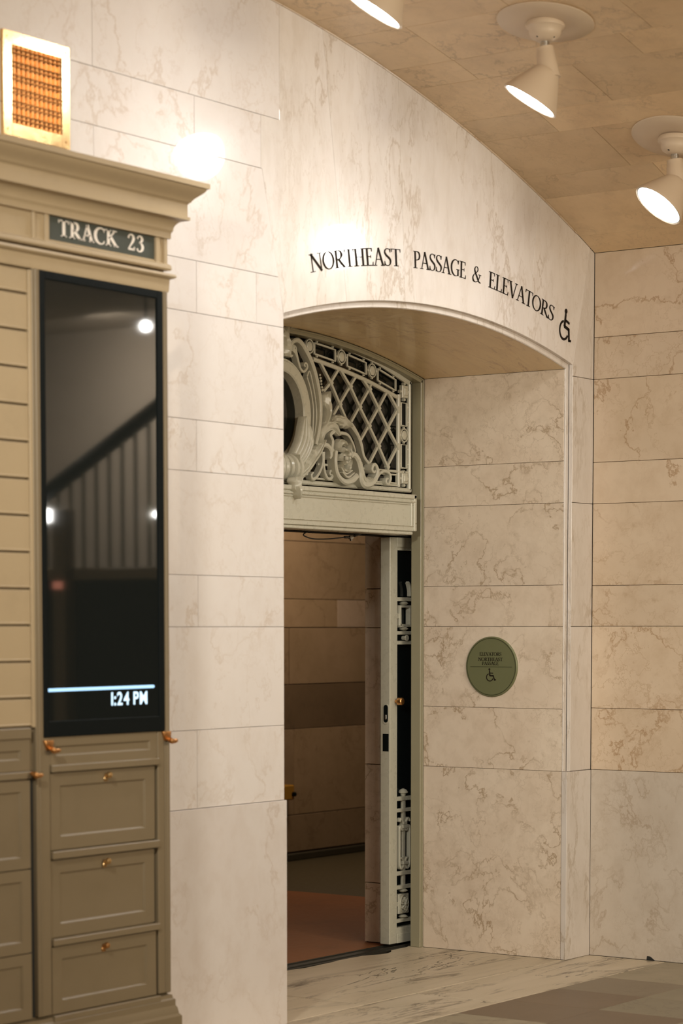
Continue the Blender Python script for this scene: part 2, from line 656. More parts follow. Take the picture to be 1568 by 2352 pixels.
# ------------------------------------------------------------------ main wall
wall = MB()
wall.box(-16, XL, .019, .845, -.05, 4.3)
wall.box(XR, 0, .019, .845, -.05, 4.3)
top = [(XL, arch_z(XL) + .0), ] + [(XL + (XR - XL) * i / 24, arch_z(XL + (XR - XL) * i / 24)) for i in range(1, 24)] + [(XR, arch_z(XR))]
poly = top + [(XR, 4.3), (XL, 4.3)]
n = len(poly)
wall.add([(x, .019, z) for x, z in poly] + [(x, .845, z) for x, z in poly],
         [tuple(range(n)), tuple(range(2 * n - 1, n - 1, -1))] + [(i, (i + 1) % n, n + (i + 1) % n, n + i) for i in range(n)])
W = wall.build('wall_left', M_GROUTL)
tag(W, 'marble wall of the passage arch behind the tan cabinet', kind='structure')

zs = [.934, 1.242, 1.645, 1.846, 2.247, 2.446, 2.856, 3.055, 3.47, 3.68]


def rad_l(z):
    return -2.552 - .2595 * (z - 2.917)


cuts = {(.934, 1.242): [-3.125, -4.35], (1.242, 1.645): [-3.72, -4.9], (1.645, 1.846): [-3.115, -4.3], (1.846, 2.247): [-3.75, -4.95],
        (2.247, 2.446): [-3.12, -4.33], (2.446, 2.856): [-3.74, -4.9], (2.856, 3.055): [-2.736, -3.116, -4.3], (3.055, 3.47): [-3.71, -4.9],
        (3.47, 3.68): [-3.125, -4.31]}
XEND = -5.65
slab_obj(rect(XEND, -4.1, 0, .934), lambda u, v, d: (u, d - .008, v), M_PBASE, W, depth=.027)
slab_obj(rect(-4.1, -2.547, 0, .934), lambda u, v, d: (u, d - .008, v), M_PBASE, W, depth=.027)
for (z0, z1), cs in cuts.items():
    edges = [XEND] + sorted(cs)
    for i, x0 in enumerate(edges):
        last = i == len(edges) - 1
        if not last:
            slab_obj(rect(x0, edges[i + 1], z0, z1), front, M_WALL, W, gap=.0008, ch=.0010)
        elif z1 <= 2.86:
            slab_obj(rect(x0, XL, z0, z1), front, M_WALL, W, gap=.0008, ch=.0010)
        elif z0 < 2.9:
            slab_obj([(x0, z0), (XL, z0), (XL, 2.915), (rad_l(z1), z1), (x0, z1)], front, M_WALL, W, gap=.0008, ch=.0010)
        elif z0 < 3.4:
            slab_obj([(x0, z0), (rad_l(z0), z0), (rad_l(z1), z1), (x0, z1)], front, M_WALL, W, gap=.0008, ch=.0010)
        else:
            slab_obj(rect(x0, -2.703, z0, z1), front, M_WALL, W, gap=.0008, ch=.0010)
for x0, x1 in ((XEND, -4.9), (-4.9, -3.714), (-3.714, -2.58)):
    slab_obj([(x0, 3.68), (x1, 3.68)] + vault_top(x1, x0), front, M_WALL, W, gap=.0008, ch=.0010)


# fan of stones above the arch: joints radial
def rad_pt(xa, z):
    za = arch_z(xa)
    return xa + (xa - AC[0]) / (za - AC[1]) * (z - za)


joints = [XL, -2.11, -1.667, -.64, XR]


def top_of(xa):
    z = 3.6
    for _ in range(20):
        z = vault_z(min(-.001, rad_pt(xa, z)))
    return rad_pt(xa, z), z


for i in range(4):
    a, b = joints[i], joints[i + 1]
    low = [(a + (b - a) * k / 10, arch_z(a + (b - a) * k / 10)) for k in range(11)]
    if i == 0:
        left_side = [(-2.58, vault_z(-2.58)), (-2.58, 3.68), (-2.703, 3.68), (-2.703, 3.47), (rad_l(3.47), 3.47)]
        xt = -2.58
    else:
        xt, zt = top_of(a)
        left_side = []
    xb, zb = (-.045, vault_z(-.045)) if i == 3 else top_of(b)
    slab_obj(low + vault_top(xb, xt) + left_side, front, M_ARCH, W, gap=.0006, ch=.0008)
slab_obj([(XR, 2.86), (0, 2.86), (0, 3.475)] + vault_top(0, -.045, 3)[1:] + [(XR, arch_z(XR))], front, M_STRIP, W)
for z0, z1 in ((.934, 1.645), (1.645, 2.25), (2.25, 2.86)):
    slab_obj(rect(XR, 0, z0, z1), front, M_STRIP, W)
# base block of the right pier wraps the corner
mb = MB()
mb.box(-.238, -.001, -.002, .028, .001, .9325, .0015)
mb.build('slab', M_STRIP, W)

# stepped moulding round the arch
mb = MB()
path = [(XL, .934)] + [(XL, .934 + (2.915 - .934) * i / 4) for i in range(1, 4)]
path += [(XL + (XR - XL) * i / 40, arch_z(XL + (XR - XL) * i / 40)) for i in range(41)]
path += [(XR, 2.915 - (2.915 - .934) * i / 4) for i in range(1, 5)]
inner = []
for x, z in path:
    if z > 2.9:
        r = math.hypot(x - AC[0], z - AC[1])
        x2 = min(max(AC[0] + (x - AC[0]) * ARI / r, XL + .028), XR - .028)
        inner.append((x2, arch_z(x2, ARI)))
    else:
        inner.append((x + (.028 if x < XC else -.028), z))
n = len(path)
rows = []
for (x, z), (xi, zi) in zip(path, inner):
    xo, zo = x + (x - xi) * .03, z + (z - zi) * .03
    rows.append([(xo, .001, zo), (x, .001, z), (x, .022, z), (xi + (x - xi) * .12, .022, zi + (z - zi) * .12), (xi, .026, zi), (xi, .0285, zi), (xo, .0285, zo)])
vs = [p for r in rows for p in r]
mb.add(vs, [(i * 7 + k, i * 7 + (k + 1) % 7, (i + 1) * 7 + (k + 1) % 7, (i + 1) * 7 + k) for i in range(n - 1) for k in range(7)])
t = mb.build('trim_1', M_STRIP)
tag(t, 'pale marble rebate moulding edging the arched opening', kind='structure')

# soffit of the arch
S = empty('ceiling_arch', (XC, .4, 3.0))
tag(S, 'golden marble soffit under the arch', kind='structure')
xa = [XL + .028, -2.0, -.95, XR - .028]
for i in range(3):
    a, b = xa[i], xa[i + 1]
    mb = MB()
    vs = []
    for k in range(11):
        x = a + (b - a) * k / 10 + (.0012 if k == 0 else -.0012 if k == 10 else 0)
        z = arch_z(x, ARI)
        vs += [(x, .03, z), (x, YD, z), (x, YD, z + .026), (x, .03, z + .026)]
    mb.add(vs, [(k * 4 + j, k * 4 + (j + 1) % 4, k * 4 + 4 + (j + 1) % 4, k * 4 + 4 + j) for k in range(10) for j in range(4)] + [(0, 1, 2, 3), (43, 42, 41, 40)])
    setparent(mb.build('slab', M_SOFFIT), S)

# right and left reveals of the recess
RV = MB()
RV.box(XRV + .017, XR, .03, YD, 0, 2.93)
RVo = RV.build('wall_recess', M_GROUT)
tag(RVo, 'veined marble side of the arched recess holding the round plaque', kind='structure')
rz = [0, .934, 1.24, 1.645, 1.848, 2.248, 2.45, arch_z(XRV, ARI)]
for i in range(7):
    slab_obj(rect(.0295, YD, rz[i], rz[i + 1]), reveal_fn, M_REVEAL, RVo, gap=.0009, ch=.001)
LV = MB()
LV.box(XL, XL + .011, .03, YD, 0, 2.93)
LVo = LV.build('wall_recess', M_GROUT)
tag(LVo, kind='structure')
for i in range(7):
    slab_obj(rect(.0295, YD, rz[i], rz[i + 1]), lambda u, v, d: (XL + .028 - d, u, v), M_REVEAL, LVo)

# ------------------------------------------------------------------ right wall
R = MB()
R.box(.019, .3, -2.6, 0, -.05, 4.3)
Ro = R.build('wall_right', M_GROUT)
tag(Ro, 'tan veined marble wall to the right of the arch', kind='structure')
rw = [0, .934, 1.241, 1.647, 1.848, 2.251, 2.454, 2.86, 3.064, 3.475]
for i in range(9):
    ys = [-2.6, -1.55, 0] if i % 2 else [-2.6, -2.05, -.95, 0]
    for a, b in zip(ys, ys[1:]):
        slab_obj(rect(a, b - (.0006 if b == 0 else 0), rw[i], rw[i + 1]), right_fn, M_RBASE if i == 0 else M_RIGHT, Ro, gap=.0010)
# dark chipped notch at the wall foot
mb = MB()
mb.add([(-.0015, -.325, .001), (-.0015, -.372, .001), (-.0015, -.36, .010), (-.0015, -.345, .020), (-.0015, -.328, .021),
        (.0, -.325, .001), (.0, -.372, .001), (.0, -.36, .010), (.0, -.345, .020), (.0, -.328, .021)],
       [(0, 1, 2, 3, 4), (9, 8, 7, 6, 5)] + [(i, (i + 1) % 5, 5 + (i + 1) % 5, 5 + i) for i in range(5)])
mb.build('chipped_notch', M_DARKGAP, Ro)

# ------------------------------------------------------------------ vaulted ceiling
V = MB()
vs = []
NV = 40
for k in range(NV + 1):
    x = -7.318 + 7.318 * k / NV
    z = vault_z(x) + .018
    vs += [(x, 0, z), (x, -3.0, z), (x, -3.0, z + .05), (x, 0, z + .05)]
V.add(vs, [(k * 4 + j, k * 4 + (j + 1) % 4, k * 4 + 4 + (j + 1) % 4, k * 4 + 4 + j) for k in range(NV) for j in range(4)])
Vo = V.build('ceiling', M_GROUT)
tag(Vo, 'vaulted tan marble ceiling with white spot lamps', kind='structure')
xb = [0, -.15, -.495, -.69, -1.05, -1.25, -1.60, -1.80, -2.16, -2.36, -2.72, -2.95, -3.3, -3.55, -3.9, -4.3, -4.8, -5.6, -6.5, -7.318]
rnd = random.Random(11)
for i in range(len(xb) - 1):
    b, a = xb[i], xb[i + 1]
    if i == 3:
        ys = [0, -.572, -1.62, -3.0]
    elif a < -4.2:
        ys = [0, -1.5, -3.0]
    else:
        o = rnd.uniform(.25, 1.1)
        ys = [0, -o, -o - rnd.uniform(.7, 1.0), -3.0]
    for y0, y1 in zip(ys[1:], ys):
        mb = MB()
        g = .0013
        vs = []
        K = 4
        for k in range(K + 1):
            x = a + g + (b - a - 2 * g) * k / K
            z = vault_z(x)
            vs += [(x, y0 + g, z), (x, y1 - g, z), (x, y1 - g, z + .02), (x, y0 + g, z + .02)]
        mb.add(vs, [(k * 4 + j, k * 4 + (j + 1) % 4, k * 4 + 4 + (j + 1) % 4, k * 4 + 4 + j) for k in range(K) for j in range(4)] + [(0, 1, 2, 3), (K * 4 + 3, K * 4 + 2, K * 4 + 1, K * 4)])
        mb.build('slab', M_VAULT, Vo)
# pale joint bead where vault and wall meet
mb = MB()
tube(mb, [(-7.3 + 7.3 * k / 40, -.002, vault_z(-7.3 + 7.3 * k / 40) - .001) for k in range(40)], .005, 6)
t = mb.build('trim_2', M_RIGHT)
tag(t, 'thin pale joint line between vault and arch wall', kind='structure')

# ------------------------------------------------------------------ floor
F = MB()
F.box(-16, 6, -10, .93, -.08, -.019)
Fo = F.build('floor', M_GROUT)
tag(Fo, 'worn marble floor in front of the arch', kind='structure')
for x0, x1 in ((XL + .028, -1.943), (-1.937, XRV)):
    rj = random.Random(5)
    edge = []
    k = 34 if x1 > -1 else 12
    for i in range(k + 1):
        x = x1 + (x0 - x1) * i / k
        worn = .012 + .030 * max(0, mnoise.noise((x * 3.1, 2.7, 0))) + rj.uniform(0, .008)
        if -.66 < x < -.44:
            worn += .05 * math.sin((x + .66) / .22 * math.pi)
        edge.append((x, .932 - (worn if 0 < i < k else 0)))
    slab_obj([(x0, .02), (x1, .02)] + edge, floor_fn, M_THRESH, Fo, gap=.002)
for x0, x1 in ((-6.4, -4.6), (-4.6, -3.05), (-3.05, -1.55), (-1.55, 0)):
    slab_obj(rect(x0, x1, -.43, .02 if x0 > -2.9 else .02), floor_fn, M_BORDER, Fo, gap=.003)
TX = [0, -.2] + [-.2 - .425 * k for k in range(1, 12)]
row1 = [M_TILE_L, M_TILE_L, M_TILE_M, M_TILE_D, M_TILE_D, M_TILE_L, M_TILE_M, M_TILE_D, M_TILE_G, M_TILE_L, M_TILE_D, M_TILE_M]
row2 = [M_TILE_D, M_TILE_D, M_TILE_G, M_TILE_G, M_TILE_D, M_TILE_D, M_TILE_M, M_TILE_L, M_TILE_D, M_TILE_G, M_TILE_D, M_TILE_L]
row3 = [M_TILE_M, M_TILE_D, M_TILE_D, M_TILE_M, M_TILE_G, M_TILE_D, M_TILE_L, M_TILE_D, M_TILE_M, M_TILE_D, M_TILE_G, M_TILE_D]
for r_i, row in enumerate((row1, row2, row3)):
    y1 = -.43 - .445 * r_i
    for k in range(len(TX) - 1):
        slab_obj(rect(TX[k + 1], TX[k], y1 - .445, y1), floor_fn, row[k], Fo, name='tile', gap=.0008, ch=.0005)
mb = MB()
mb.box(-16, 6, -10, -1.765, -.019, -.0005)
mb.box(-16, -4.875, -1.765, -.43, -.019, -.0005)
mb.box(0, 6, -2.6, -1.765, -.019, -.0005)
mb.build('paving', M_TILE_M, Fo)

# ------------------------------------------------------------------ rest of the hall (lit and reflected)
H = MB()
H.box(-16, 6, -10, -3.0, 4.3, 4.4)
H.box(-16, -7.318, -3.0, 0, 4.3, 4.4)
H.box(-7.318, .3, -3.0, .845, 4.3, 4.4)
H.box(.3, 6, -3.0, -2.6, 4.3, 4.4)
tag(H.build('ceiling_hall', M_PLASTER), kind='structure')
H = MB()
H.box(-16.1, -16, -10, 0, 0, 4.3)
tag(H.build('wall_far_side', M_PLASTER), kind='structure')
H = MB()
H.box(-16, 6, -10.1, -10, 0, 4.3)
tag(H.build('wall_behind', M_PLASTER), kind='structure')
H = MB()
H.box(6, 6.1, -10, -2.6, 0, 4.3)
tag(H.build('wall_stair_end', M_PLASTER), kind='structure')
H = MB()
H.box(.3, 6, -2.6, -2.5, 0, 4.3)
tag(H.build('wall_stair_side', M_PLASTER), kind='structure')

# sloping rail, ledge, pier and globe lamps that the display glass mirrors
st = empty('stair_railing', (4.4, -7.2, 0))
tag(st, 'dark sloping stair railing mirrored in the black display glass', 'railing')


def st_add(mb, name, mat):
    return setparent(mb.build(name, mat), st)


mb = MB()
tube(mb, [(4.4, -9.2, 2.18), (4.4, -5.4, 4.22)], .065, 10)
st_add(mb, 'handrail', M_BLACK)
for k in range(16):
    y = -8.3 + .14 * k
    mb = MB()
    tube(mb, [(4.4, y, 2.12), (4.4, y, 2.18 + (y + 9.2) / 3.8 * 2.04)], .018, 6)
    st_add(mb, 'baluster', M_FRAME)
mb = MB()
mb.box(4.33, 4.47, -9.6, -5.2, 2.02, 2.12, .01)
st_add(mb, 'ledge', M_CAB)
mb = MB()
mb.box(4.38, 4.44, -9.6, -5.2, 0, 2.02)  # unseen panel, added to keep the lower part of the mirrored view dark
st_add(mb, 'added_dark_panel', M_DARKGAP)
mb = MB()
mb.box(4.24, 4.38, -7.95, -7.81, 0, 2.6, .01)
st_add(mb, 'post', M_CAB)
mb = MB()
mb.box(4.225, 4.24, -7.93, -7.83, 1.95, 2.01, .004)
st_add(mb, 'indicator', emit('dim_red_indicator', (1.0, .35, .22), 2.2))
M_GLOBE = emit('white_globe_glow', (1, .97, .92), 30)
for gx, gy, gz, gr, zt, lab in ((3.0, -5.89, 3.81, .045, 4.3, 'white globe on a cord, brightest spot mirrored high in the display'),
                                (4.4, -8.14, 2.56, .06, 2.10, 'white globe on a stem mirrored at the left edge of the display'),
                                (4.4, -6.97, 2.54, .03, 2.10, 'tiny white globe on a stem mirrored at the right edge of the display')):
    gl_ = empty('globe_lamp', (gx, gy, gz))
    tag(gl_, lab, 'lamp', 'globe lamps mirrored in the display')
    mb = MB()
    bm = bmesh.new()
    bmesh.ops.create_icosphere(bm, subdivisions=3, radius=gr, matrix=Matrix.Translation((gx, gy, gz)))
    mb.bm(bm)
    setparent(mb.build('globe', M_GLOBE, smooth=True), gl_)
    mb = MB()
    tube(mb, [(gx, gy, gz + (gr * .9 if zt > gz else -gr * .9)), (gx, gy, zt)], .008, 8)
    setparent(mb.build('stem', M_BLACK), gl_)

# ------------------------------------------------------------------ passage beyond the door
PB = MB()
PB.box(-4.0, 7.0, 4.119, 4.3, -.05, 3.4)
PBo = PB.build('wall_back', M_GROUT)
tag(PBo, 'dim brown stone wall at the back of the passage', kind='structure')
pz = [.055, .32, .925, 1.237, 1.637, 1.835, 2.24, 2.45, 2.85, 3.3]


def back_fn(u, v, d):
    return (u, 4.1 + d, v)


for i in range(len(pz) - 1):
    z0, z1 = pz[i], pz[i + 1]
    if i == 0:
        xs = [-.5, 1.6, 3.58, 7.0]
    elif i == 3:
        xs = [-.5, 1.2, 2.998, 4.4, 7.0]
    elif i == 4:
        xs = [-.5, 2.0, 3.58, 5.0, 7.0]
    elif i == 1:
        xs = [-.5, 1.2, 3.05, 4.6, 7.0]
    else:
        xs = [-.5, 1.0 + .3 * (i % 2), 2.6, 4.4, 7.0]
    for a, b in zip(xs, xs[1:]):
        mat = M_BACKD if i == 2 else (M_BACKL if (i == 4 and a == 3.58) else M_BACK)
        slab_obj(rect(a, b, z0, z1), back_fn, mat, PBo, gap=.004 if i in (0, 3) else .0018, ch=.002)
mb = MB()
mb.box(-.5, 7, 4.06, 4.1, 0, .05, .006)
tag(mb.build('baseboard_back', M_BASEB), 'dark base strip along the passage back wall', kind='structure')
PF = MB()
PF.box(-4, 1.46, 1.06, 4.12, -.08, 0)
tag(PF.build('floor_passage', M_LINO), 'worn red-brown passage floor', kind='structure')
PF = MB()
PF.box(1.46, 7, 1.06, 4.12, -.08, 0)
tag(PF.build('floor_passage_end', M_LINO2), 'olive passage floor beyond the red-brown', kind='structure')
PC = MB()
PC.box(-4, 7, .9, 4.2, 3.3, 3.4)
tag(PC.build('ceiling_passage', M_PLASTER), kind='structure')
PW = MB()
PW.box(-4.1, -4, 1.0, 4.2, 0, 3.4)
PW.box(7, 7.1, 1.0, 4.2, 0, 3.4)
tag(PW.build('wall_passage_ends', M_PLASTER), kind='structure')
# inner face of the wall: jamb behind the door
PJ = MB()
PJ.box(-.232, 7, 1.105, 1.198, 0, 3.3)
PJo = PJ.build('wall_passage_front', M_GROUT)
tag(PJo, 'stone jamb behind the sliding door', kind='structure')
jz = [.003, .315, .933, 1.639, 1.839, 2.25, 2.9]
for a, b in zip(jz, jz[1:]):
    slab_obj(rect(1.10, 1.20, a, b), lambda u, v, d: (-.25 + d, u, v), M_REVEAL, PJo, gap=.002)
PJ = MB()
PJ.box(-4, -2.52, 1.10, 1.20, 0, 3.3)
PJ.box(-2.52, -.25, 1.10, 1.20, 2.95, 3.3)
tag(PJ.build('wall_passage_left', M_REVEAL), kind='structure')
# black sliding-door track in the floor
mb = MB()
mb.box(-2.5, .9, .932, 1.06, -.05, -.004)
mb.box(-2.5, .9, .955, .965, -.01, .003)
mb.box(-2.5, .9, 1.03, 1.04, -.01, .003)
tag(mb.build('trim_3', M_TRACK), 'black worn door track across the threshold', kind='structure')
# utility box glimpsed beside the pier edge
yb = empty('wall_box', (2.9, 4.08, .485))
tag(yb, 'small yellow box with black knob on the passage back wall', 'box')
mb = MB()
mb.box(2.84, 2.965, 4.03, 4.1, .435, .54, .008)
setparent(mb.build('case', M_YELLOW), yb)
mb = MB()
lathe(mb, [(.016, 0), (.016, .02), (.008, .025)], axis_mat((2.945, 4.03, .475), (0, -1, 0)), 12)
setparent(mb.build('knob', M_BLACK), yb)
# board with a letter seen through the oval pane
bo = empty('passage_sign', (-.07, 2.0, 2.85))
tag(bo, 'olive lettered board behind the oval pane of the transom', 'sign')
mb = MB()
mb.box(-.50, .36, 2.0, 2.02, 2.50, 2.868, .003)
setparent(mb.build('board', M_OLIVE), bo)
mb = MB()
tube(mb, [(-.07, 2.01, 2.86), (-.07, 2.01, 3.3)], .008, 6)
setparent(mb.build('hanger', M_BLACK), bo)

# ------------------------------------------------------------------ door frame, header, transom
fr = empty('door_frame', (XC, .86, 0))
tag(fr, 'olive-grey steel frame lining the arched doorway', kind='structure')


def fr_add(mb, name, mat=M_FRAME, **k):
    return setparent(mb.build(name, mat, **k), fr)


def arch_path(off, x0, x1, n=40):
    r = ARI - off
    return [(x0 + (x1 - x0) * i / n, arch_z(x0 + (x1 - x0) * i / n, r)) for i in range(n + 1)]


XI = XRV - .002
XJ = -2.527
mb = MB()
mb.box(-.262, XI, YD, .905, 0, 2.886, .003)
mb.box(-.247, -.241, YD - .005, YD + .01, 0, 2.888, .001)
fr_add(mb, 'jamb')
mb = MB()
mb.box(XJ, XJ + .027, YD, .905, 0, 2.868, .003)
fr_add(mb, 'jamb')
mb = MB()
for off, w, d0, d1 in ((.014, .026, YD, .905), (.009, .006, YD - .005, YD + .01)):
    ribbon(mb, arch_path(off, XJ + off * .9, XI - off * .9), w, front, d0, d1, bev=.1)
fr_add(mb, 'arch_head', smooth=True)

hd = empty('door_header', (-1.4, .85, 2.2))
tag(hd, 'grey-green header box above the sliding door with moulded edges', 'header')


def hd_add(mb, name, mat=M_DOOR, **k):
    return setparent(mb.build(name, mat, **k), hd)


HX0, HX1 = -2.40, -.372
mb = MB()
mb.box(HX0, HX1 + .001, .805, .93, 2.122, 2.300, .002)
hd_add(mb, 'case')
mb = MB()
mb.box(HX0 - .002, HX1 + .002, .797, .83, 2.282, 2.304, .003)
mb.box(HX0, HX1, .795, .82, 2.262, 2.274, .004)
mb.box(HX0, HX1, .799, .82, 2.252, 2.259, .002)
mb.box(HX1 - .05, HX1 - .041, .795, .82, 2.145, 2.262, .003)
mb.box(HX1 - .022, HX1 + .001, .797, .83, 2.122, 2.303, .003)
mb.box(HX0, HX1, .799, .82, 2.146, 2.150, .001)
hd_add(mb, 'moulding')
mb = MB()
mb.box(HX0, HX1 - .012, .812, .99, 2.104, 2.122, .004)
hd_add(mb, 'bottom_lip')
mb = MB()
mb.box(HX0, .3, .93, 1.09, 2.104, 2.115)
hd_add(mb, 'door_rail', M_DARKGAP)
for sx in (HX1 - .008,):
    for zz in (2.16, 2.285):
        mb = MB()
        lathe(mb, [(.004, 0), (.003, .002)], axis_mat((sx, .797, zz), (0, -1, 0)), 8)
        hd_add(mb, 'screw', M_FRAME)

# transom grille --------------------------------------------------------------
GX = -1.395
tg = empty('transom_grille', (GX, .89, 2.32))
tag(tg, 'ornate grey-green lattice grille filling the arch above the door', 'grille')


def gfn(u, v, d):
    return (GX + u, d, v)


def gfm(u, v, d):
    return (GX - u, d, v)


def tg_add(mb, name, mat=M_DOOR, parent=None, **k):
    o = mb.build(name, mat, **k)
    return setparent(o, tg)


def both(name, f, smooth=True, angle=40):
    """a piece on the right half and its mirror on the left half, each its own part"""
    for fn in (gfn, gfm):
        mb = MB()
        f(mb, fn)
        tg_add(mb, name, smooth=smooth, angle=angle)


def arc_at(z_off):
    r = ARI - z_off
    return lambda u: math.sqrt(r * r - (u + GX - AC[0]) ** 2) + AC[1]


outer = [(0, 3.05), (.115, 3.043), (.359, 3.029), (.619, 2.996), (.839, 2.954), (1.096, 2.880)]
o_arc = catmull(outer, 6)
i_arc = catmull([(.262, 2.925), (.483, 2.897), (.724, 2.858), (.981, 2.800)], 6)
both('border_bar', lambda mb, fn: ribbon(mb, [(p.x, p.y - .013) for p in o_arc], .026, fn, .88, .897))
both('border_bar', lambda mb, fn: ribbon(mb, [(1.089, 2.333), (1.089, 2.875)], .020, fn, .88, .897))
both('border_bar', lambda mb, fn: ribbon(mb, [(.0, 2.328), (1.098, 2.332)], .022, fn, .88, .897))
both('border_bar', lambda mb, fn: ribbon(mb, [(p.x, p.y - .009) for p in i_arc], .020, fn, .882, .897))
both('border_bar', lambda mb, fn: ribbon(mb, [(.995, 2.345), (.995, 2.805)], .022, fn, .882, .897))
both('border_bar', lambda mb, fn: ribbon(mb, [(.30, 2.421), (1.08, 2.421)], .012, fn, .884, .896))
both('border_bar', lambda mb, fn: ribbon(mb, [(.28, 2.352), (1.0, 2.352)], .010, fn, .884, .896))


def frame_rect(mb, fn, pts, w=.009):
    ribbon(mb, pts + [pts[0]], w, fn, .884, .893, bev=.2)


def strip_pt(t, s):
    """point on the band between the two arcs: t along u, s 0 (inner) .. 1 (outer)"""
    zo = 3.05 - .1415 * t * t + .0
    zo = interp_curve(o_arc, t) - .026
    zi = interp_curve(i_arc, max(t, .262))
    return (t, zi + (zo - zi) * s)


def interp_curve(c, u):
    for a, b in zip(c, c[1:]):
        if a.x <= u <= b.x:
            return a.y + (b.y - a.y) * (u - a.x) / max(1e-9, b.x - a.x)
    return c[-1].y if u > c[-1].x else c[0].y


for u0, u1 in ((.275, .445), (.545, .705), (.807, .965)):
    def fr_(mb, fn, u0=u0, u1=u1):
        lo = [strip_pt(u0 + (u1 - u0) * k / 6, .2) for k in range(7)]
        hi = [strip_pt(u0 + (u1 - u0) * k / 6, .8) for k in range(7)]
        frame_rect(mb, fn, lo + hi[::-1])
        for u in (u0 + .02, u1 - .02):
            for s in (.1, .9):
                q = strip_pt(u, s)
                ribbon(mb, [(q[0] - .005, q[1]), (q[0] + .005, q[1])], .009, fn, .885, .893)
    both('border_link', fr_, False)
for u0, u1, z0, z1 in ((1.014, 1.066, 2.652, 2.766), (1.014, 1.066, 2.442, 2.558), (.79, .972, 2.362, 2.404)):
    def fr_(mb, fn, u0=u0, u1=u1, z0=z0, z1=z1):
        frame_rect(mb, fn, rect(u0, u1, z0, z1))
        if u0 > 1:
            for z in (z0 + .02, z1 - .02):
                for u in (u0 - .008, u1 + .008):
                    ribbon(mb, [(u - .006, z), (u + .006, z)], .008, fn, .886, .893)
    both('border_link', fr_, False)


def medal(mb, fn, u, z, r):
    c = [(u + r * math.cos(a), z + r * math.sin(a)) for a in [2 * math.pi * k / 24 for k in range(24)]]
    ribbon(mb, c, .006, fn, .882, .894, closed=True)
    vs = [fn(u, z, .880)]
    rings = ((.3, .880), (.6, .881), (.72, .884), (.73, .894))
    for f, d in rings:
        vs += [fn(u + r * f * math.cos(2 * math.pi * k / 20), z + r * f * math.sin(2 * math.pi * k / 20), d) for k in range(20)]
    fs = [(0, 1 + k, 1 + (k + 1) % 20) for k in range(20)]
    for j in range(3):
        fs += [(1 + j * 20 + k, 1 + (j + 1) * 20 + k, 1 + (j + 1) * 20 + (k + 1) % 20, 1 + j * 20 + (k + 1) % 20) for k in range(20)]
    mb.add(vs, fs)
    for a in range(4):
        q = (u + r * 1.15 * math.cos(a * math.pi / 2), z + r * 1.15 * math.sin(a * math.pi / 2))
        ribbon(mb, [(q[0] - .006, q[1]), (q[0] + .005, q[1])], .009, fn, .884, .893)


for u, z, r in ((.232, 2.972, .032), (.495, 2.946, .032), (.756, 2.903, .032), (1.040, 2.605, .032)):
    both('medallion', lambda mb, fn, u=u, z=z, r=r: medal(mb, fn, u, z, r))


def boss(mb, fn, u, z, w, h):
    slab(mb, rect(u - w, u + w, z - h, z + h), lambda a, b, d: fn(a, b, .880 + d), .02, 0, .004)
    slab(mb, rect(u - w * .6, u + w * .6, z - h * .6, z + h * .6), lambda a, b, d: fn(a, b, .874 + d), .01, 0, .003)
    for a in range(4):
        q = (u + (w + .008) * (1, 0, -1, 0)[a], z + (h + .008) * (0, 1, 0, -1)[a])
        ribbon(mb, [(q[0] - .007, q[1]), (q[0] + .007, q[1])], .014, fn, .884, .9)


both('corner_block', lambda mb, fn: boss(mb, fn, 1.043, 2.822, .026, .031), False)
both('corner_block', lambda mb, fn: boss(mb, fn, 1.043, 2.389, .026, .026), False)
# lattice: two families of diagonal bars
LA = [[(.323, 2.908), (.412, 2.815), (.486, 2.718), (.56, 2.625)],
      [(.483, 2.893), (.574, 2.811), (.654, 2.718), (.735, 2.632), (.818, 2.538), (.897, 2.44)],
      [(.672, 2.863), (.738, 2.811), (.818, 2.724), (.901, 2.632), (.988, 2.545)],
      [(.896, 2.815), (.990, 2.728)]]
LB = [[(.486, 2.892), (.412, 2.815), (.355, 2.77)],
      [(.63, 2.868), (.574, 2.811), (.486, 2.718), (.40, 2.625)],
      [(.760, 2.844), (.738, 2.811), (.654, 2.718), (.57, 2.625)],
      [(.898, 2.814), (.818, 2.724), (.735, 2.632), (.66, 2.55)],
      [(.988, 2.728), (.901, 2.632), (.818, 2.538), (.735, 2.44)],
      [(.988, 2.545), (.897, 2.44)]]
for i, L in enumerate(LA):
    both('lattice_bar', lambda mb, fn, L=L: ribbon(mb, L, .014, fn, .885, .900, bev=.15), False)
for i, L in enumerate(LB):
    both('lattice_bar', lambda mb, fn, L=L: ribbon(mb, L, .014, fn, .888, .902, bev=.15), False)
for u, z in ((.412, 2.815), (.574, 2.811), (.738, 2.811), (.486, 2.718), (.654, 2.718), (.818, 2.724), (.735, 2.632), (.901, 2.632), (.818, 2.538), (.897, 2.44), (.988, 2.728), (.988, 2.545)):
    def kn(mb, fn, u=u, z=z):
        c = [(u + .016, z), (u, z + .019), (u - .016, z), (u, z - .019)]
        slab(mb, c, lambda a, b, d: fn(a, b, .880 + d), .02, 0, .004)
    both('lattice_knot', kn, False)
# oval frame round the middle pane
OC = (0, 2.640)


def oval(a, b, t0=0, t1=2 * math.pi, n=48):
    return [(OC[0] + a * math.cos(t0 + (t1 - t0) * k / n), OC[1] + b * math.sin(t0 + (t1 - t0) * k / n)) for k in range(n + (0 if abs(t1 - t0 - 2 * math.pi) < 1e-6 else 1))]


